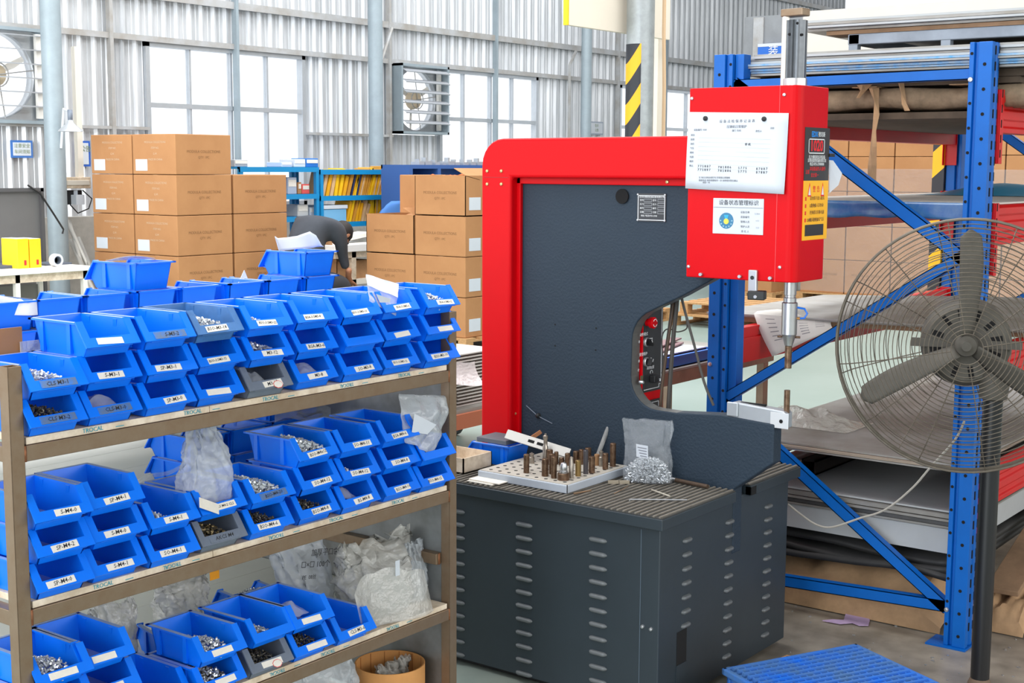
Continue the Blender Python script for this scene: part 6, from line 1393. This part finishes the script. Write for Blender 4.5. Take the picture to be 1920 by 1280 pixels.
# ================================================================== BAGS, PAPERS AND FILMS
def pouch(name, label, base, w, d, h, m, cat='bag', face=(0, -1), seed=0, flare=.0, lean=(0, 0), pinch=.15, rough=.012, lumpy=1., group=None, foot=.72):
    """soft plastic bag: full near the bottom, flattening to a seam at the top"""
    fx_, fy_ = face; N_ = Vector((fx_, fy_, 0)).normalized(); S_ = Vector((-N_.y, N_.x, 0)); b = Vector(base)
    t = thing(name, label, cat, tuple(b), group)
    def fn(u, v):
        a = 2*PI*u; belly = math.sin(min(1, v*1.6+.12)*PI/2) if v < .5 else 1.
        ww = w/2*(foot+(1-foot)*math.sin(min(1, v/.35)*PI/2))*(1-.16*math.sin(v*PI)*pinch*3)+flare*v*v; dd = d/2*max(.03, math.cos(min(1, max(0, (v-.12)/.88))*PI/2)**.8)*(.75+.25*math.sin(min(1, v/.3)*PI/2))
        c, s = math.cos(a), math.sin(a); p = b + S_*(ww*c*abs(c)**-.25 if abs(c) > 1e-3 else 0) + N_*(dd*s)
        q_ = Vector((c*3.4+1.1*v, s*1.4+seed*3.7, v*1.7)); n1 = mnoise.noise_vector(q_); n2 = mnoise.noise_vector(q_*2.3+Vector((7, 3, 1))); n = (Vector([1-2.2*abs(k) for k in n1])*.8+Vector([.6-1.6*abs(k) for k in n2])*.6)*rough*lumpy*(.35+v) + mnoise.noise_vector(Vector((c*3, v*17+s, seed)))*rough*.35
        p += n*Vector((1, 1, .5)); p.z = b.z + max(.0015, h*v + n.z*.8); p += Vector((lean[0], lean[1], 0))*v*v
        return p
    mm = MB().grid(fn, 56, 34)
    base_c = len(mm.v); mm.f.append(tuple(range(56, -1, -1))); mm.sm.append(True)
    mm.build('film', m, t, soft=True); return t
def inner_rivets(parent, base, w, d, h, n, seed, big=1.2, face=(0, -1)):
    rnd = random.Random(seed); m = MB(); N_ = Vector((*face, 0)).normalized(); S_ = Vector((-N_.y, N_.x, 0))
    for i in range(n):
        a = rnd.random()*2*PI; r = math.sqrt(rnd.random()); z = rnd.random()
        k = math.sqrt(max(.05, 1-(z*.92)**2)); p = Vector(base)+S_*(w/2*r*math.cos(a)*k)+N_*(d/2*r*math.sin(a)*k); p.z += .005+h*z
        dd = Vector((rnd.uniform(-1, 1), rnd.uniform(-1, 1), rnd.uniform(-.6, .6))).normalized(); L = .0045*big; m.cyl(p-dd*L, p+dd*L, .0019*big, n=5, smooth=False)
    o = m.build('rivets_inside', RIVET, parent); o['kind'] = 'stuff'
# rivet bag on the press table
p = at(1211, 905, z=TZ); base = (p.x+.012, p.y, TZ)
t = pouch('rivet_bag', 'clear plastic bag half full of bright rivets standing against the press plate', base, .168, .08, .195, BAGC, face=(-1, -.35), seed=2, flare=-.006, rough=.008, pinch=.2, foot=.95)
inner_rivets(t, base, .150, .066, .072, 1100, 4, 1.15, (-1, -.35))
a = at(1193, 832, x=p.x-.035); M = T(a.x, a.y, a.z) @ rot('Z', -.34) @ rot('X', -.06); MB().b(-.0008, 0, -.058, 0, -.040, 0, M).build('sticker', WHITE, t)
for i in range(4): MB().b(-.0014, -.0008, -.052, -.008-.004*i, -.0105-.0085*i, -.0080-.0085*i, M).build('print_line', INKG, t)
# milky bag on the fourth stack of the second shelf
p = at(400, 935, y=2.31)
t = pouch('plastic_bag', 'milky plastic bag stuffed in the fourth stack of the second shelf', (1.985, 2.345, S2+.085), .165, .085, .175, BAG, seed=3, flare=-.052, lean=(.02, .03), rough=.012)
M = T(1.93, 2.285, S2+.115) @ rot('Y', .45) @ rot('X', -.5); MB().b(-.014, .045, 0, .001, -.012, .012, M).build('paper_tag', CARD, t)
# clear bag hanging out of the last stack, second shelf
def hang(u, v):
    tl, tr, bl, br = at(748, 738, y=2.345), at(852, 742, y=2.31), at(758, 825, y=2.30), at(812, 856, y=2.285)
    p = (tl*(1-u)+tr*u)*(1-v)+(bl*(1-u)+br*u)*v; n = mnoise.noise(Vector((u*4, v*5, 8))); return p+Vector((.006*n, -.012*n-.012*math.sin(PI*u)*math.sin(PI*v), .005*n))
t = thing('plastic_bag', 'clear crumpled bag with a paper slip hanging out of the last stack, second shelf', 'bag', tuple(at(800, 850, y=2.30)))
MB().grid(hang, 22, 18).build('film', film('hanging_film', (214, 220, 224), .36, .16, .5, 26), t, solid=.0006, soft=True)
q = [at(u, v, y=2.288) for u, v in ((777, 775), (818, 796), (801, 814), (772, 810))]; MB().add(q, [(0, 1, 2, 3)]).build('paper_slip', WHITE, t, solid=.0006)
# flat milky film behind it, on the sixth stack
def fl(u, v): p = at(515+105*u, 792-25*v-8*math.sin(u*3), y=2.60+.1*v); return p+Vector((0, 0, .006*math.sin(u*9)))
one('plastic_film', MB().grid(fl, 14, 6), BAG, 'flat clear film lying behind the sixth stack of the second shelf', 'film')
def fl2(u, v): p = at(258+88*u, 907-30*u-8*v, y=2.62+.04*v); return p+Vector((0, 0, .004*math.sin(u*7)))
one('plastic_film', MB().grid(fl2, 12, 5), BAG, 'rolled clear film lying behind the third stack of the second shelf', 'film')
# third shelf bags
pouch('plastic_bag', 'milky bag standing behind the rivet bin, left part of the third shelf', (1.93, 2.62, S3+.001), .12, .10, .14, BAGM, seed=5, rough=.012)
pouch('plastic_bag', 'white knotted bag behind the third shelf bins with an orange corner', (2.20, 2.70, S3+.001), .15, .11, .12, BAGM, seed=6, rough=.016)
p = at(403, 1070, y=2.66); one('orange_tag', MB().b(p.x-.02, p.x+.01, 2.655, 2.657, p.z-.02, p.z+.012), mat('orange_tag', (240, 160, 20), .6), 'orange plastic corner showing beside the white knotted bag', 'tag')
t = pouch('plastic_bag', 'printed clear bag of rivets leaning at the middle of the third shelf', (2.47, 2.53, S3+.001), .17, .10, .235, BAG, seed=7, lean=(-.02, .04), rough=.016, flare=.01)
inner_rivets(t, (2.47, 2.53, S3+.001), .14, .08, .07, 260, 9)
for i, (u, v, s) in enumerate(((610, 1035, '加厚平口袋'), (592, 1058, '□×□ 100个'), (580, 1082, 'PE  08丝'))):
    q = at(u, v, y=2.446); text('printing', s, .020 if i < 2 else .014, tuple(q), (1, 0, -.18), (0, 0, 1), INK, t)
t = pouch('plastic_bag', 'big grey milky bag bulging over the shelf edge, third shelf', (2.595, 2.40, S3+.001), .24, .15, .172, BAGM, seed=8, lean=(.01, .02), rough=.026, flare=.015)
MB().b(2.575, 2.590, 2.312, 2.3135, S3+.12, S3+.16).build('paper_label', WHITE, t)
def flap(u, v): p = Vector((2.44+.26*u, 2.33-.035*v+.02*math.sin(u*6), S3+.10-.115*v+.045*math.sin(u*PI)*(1-v)*(1-.6*u)+.010*abs(math.sin(u*9))*(1-v))); p.z = max(p.z, S3+.004); return p
MB().grid(flap, 26, 14).build('loose_corner', BAGM, t, soft=True)
t = pouch('plastic_bag', 'small bag of rivets between the big grey bag and the side panel', (2.735, 2.39, S3+.001), .075, .07, .155, BAG, seed=9, rough=.010)
inner_rivets(t, (2.735, 2.385, S3+.001), .06, .05, .05, 140, 3, 1.5)
# bags inside bins
def inbag(x, y, z, w, label, seed, m=BAG):
    def fn(u, v): n = mnoise.noise(Vector((u*4, v*4, seed))); return Vector((x-w/2+w*u, y+.055*v, z+.022*math.sin(PI*u)*math.sin(PI*v)+.008*n+.012*v))
    one('small_bag', MB().grid(fn, 14, 8), m, label, 'bag')
inbag(1.708, 2.315, S1+.026, .075, 'little bag of screws inside the second bottom bin, top shelf', 1); inbag(2.280, 2.312, S1+.028, .085, 'clear bag bulging from the sixth bottom bin, top shelf', 2)
inbag(2.128, 2.315, S1+.022, .07, 'folded film inside the grey bin, top shelf', 3); inbag(2.405, 2.315, S2+.028, .07, 'grey film inside the seventh bottom bin, second shelf', 4); inbag(2.235, 2.325, S3+.10, .085, 'clear bag inside the upper bin right of the faded one, third shelf', 5)
# clear bag standing in the eighth top bin
def stb(u, v):
    tl, tr, bl, br = at(686, 514, y=2.345), at(747, 532, y=2.345), at(692, 564, y=2.296), at(742, 592, y=2.296); p = (tl*(1-u)+tr*u)*(1-v)+(bl*(1-u)+br*u)*v; n = mnoise.noise(Vector((u*3, v*4, 3))); return p+Vector((.004*n, .008*n, .003*n))
t = thing('plastic_bag', 'clear bag with a white header standing in the eighth top bin, top shelf', 'bag', tuple(at(718, 590, y=2.33)))
MB().grid(stb, 14, 14).build('film', BAG, t, solid=.0005); MB().grid(lambda u, v: stb(u, v*.42)+Vector((-.002, -.003, 0)), 10, 6).build('header', mat('milky_header', (226, 232, 238), .6), t)
q = [at(u, v, y=2.29) for u, v in ((705, 551), (732, 560), (731, 567), (712, 567))]; MB().add(q, [(0, 1, 2, 3)]).build('paper_slip', WHITE, t, solid=.0005)
# papers and films on the top back row
def wp(u, v):
    P = ((515, 443), (526, 447), (545, 446), (565, 443), (585, 434), (591, 441), (600, 466)); s = u*6; i = min(5, int(s)); f = s-i; X_, Y_ = P[i][0]*(1-f)+P[i+1][0]*f, P[i][1]*(1-f)+P[i+1][1]*f
    yb = 471-10*u; yy = Y_*(1-v)+yb*v if Y_ < yb else yb; p = at(X_+(8*(1-u) if v else 0)*v, yy, y=2.84); return p+Vector((0, .02*math.sin(u*4)*(1-v), 0))
one('white_film', MB().grid(wp, 24, 6), WHITE, 'white foam sheet sticking up out of the topmost large bin', 'foam sheet', solid=.0015)
def wf(u, v): p = at(197+95*u, 489-5*u-7*math.sin(u*PI)*(1-v), y=2.80+.06*v); return p
one('white_film', MB().grid(wf, 16, 4), BAGM, 'milky film lying over the rim of the large bin set on the back row', 'film', solid=.001)
def wl(u, v):
    X_ = -40+143*u; top = 549+8*math.sin(u*2)+ (30*max(0, u-.25)**1.3 if u < .5 else 6-4*math.sin(u*30)+6*(u-.5)); p = at(X_, top*(1-v)+590*v, y=2.80); return p+Vector((0, .02*math.sin(u*8), 0))
one('white_film', MB().grid(wl, 30, 6), mat('foam_white', (232, 234, 232), .8), 'torn white foam sheet standing at the left end of the top shelf', 'foam sheet', solid=.002)
q = at(10, 655, y=2.50); one('card_piece', MB().b(q.x-.08, q.x+.03, 2.485, 2.488, q.z-.03, q.z+.045, T(0, 0, 0)), TAN, 'bent cardboard piece at the left end of the top shelf', 'card')
q = at(55, 655, y=2.49); one('white_slip', MB().b(q.x-.03, q.x+.02, 2.475, 2.477, q.z-.02, q.z+.02), BAGM, 'crumpled clear wrapper beside the cardboard piece, top shelf', 'wrapper')
q = at(457, 522, y=2.87); one('white_film', MB().add([q+Vector((-.02, 0, -.012)), q+Vector((.02, .0, -.012)), q+Vector((.012, .01, .022))], [(0, 1, 2)]), WHITE, 'small white foam corner poking out of a large bin in the back row', 'foam sheet', solid=.002)
# under the third shelf: bags, kraft tub
S4 = .1155
t = thing('kraft_tub', 'round brown cardboard tub with bags inside on the lowest shelf', 'tub', (2.68, 2.43, S4))
MB().lathe([(.095, 0), (.095, .155), (.092, .155), (.092, .003), (.0005, .003)], (2.68, 2.43, S4), 32).build('wall', mat('tub_kraft', (206, 146, 84), .75, var=.12, scale=12), t)
for k in range(14):
    a = 2*PI*k/14; MB().b(-.0012, .0012, -.001, .001, .002, .153, T(2.68+.0915*math.cos(a), 2.43+.0915*math.sin(a), S4) @ rot('Z', a)).build('fold', mat('tub_fold', (170, 112, 60), .8), t)
pouch('plastic_bag', 'grey bag stuffed inside the brown tub', (2.68, 2.425, S4+.02), .12, .10, .125, BAGM, seed=12, rough=.014)
pouch('plastic_bag', 'clear crumpled bag left of the brown tub on the lowest shelf', (2.42, 2.44, S4+.001), .26, .16, .24, BAG, seed=13, rough=.022, lean=(.04, .06)); pouch('plastic_bag', 'second clear bag behind the first one on the lowest shelf', (2.52, 2.62, S4+.001), .22, .14, .26, BAG, seed=14, rough=.022)
q = at(605, 1270, y=2.40); one('black_bundle', MB().ball((q.x, 2.40, S4+.09), .05, 12, (1.1, .9, 1)).ball((q.x+.03, 2.42, S4+.045), .045, 10), mat('black_film', (40, 44, 50), .3), 'black plastic bundle at the front of the lowest shelf', 'bundle')
# ------------------------------------------------------------------ lettering becomes plain mesh
dg = bpy.context.evaluated_depsgraph_get(); dg.update()
tcache = {}
for o in [q for q in bpy.data.objects if q.type == 'FONT']:
    me = bpy.data.meshes.new_from_object(o.evaluated_get(dg)); n = o.name.split('.')[0]
    if not me.materials: me.materials.append(o.data.materials[0])
    q = bpy.data.objects.new(n, me); par, ml = o.parent, o.matrix_local.copy(); bpy.data.objects.remove(o)
    C.objects.link(q); q.parent = par; q.matrix_local = ml
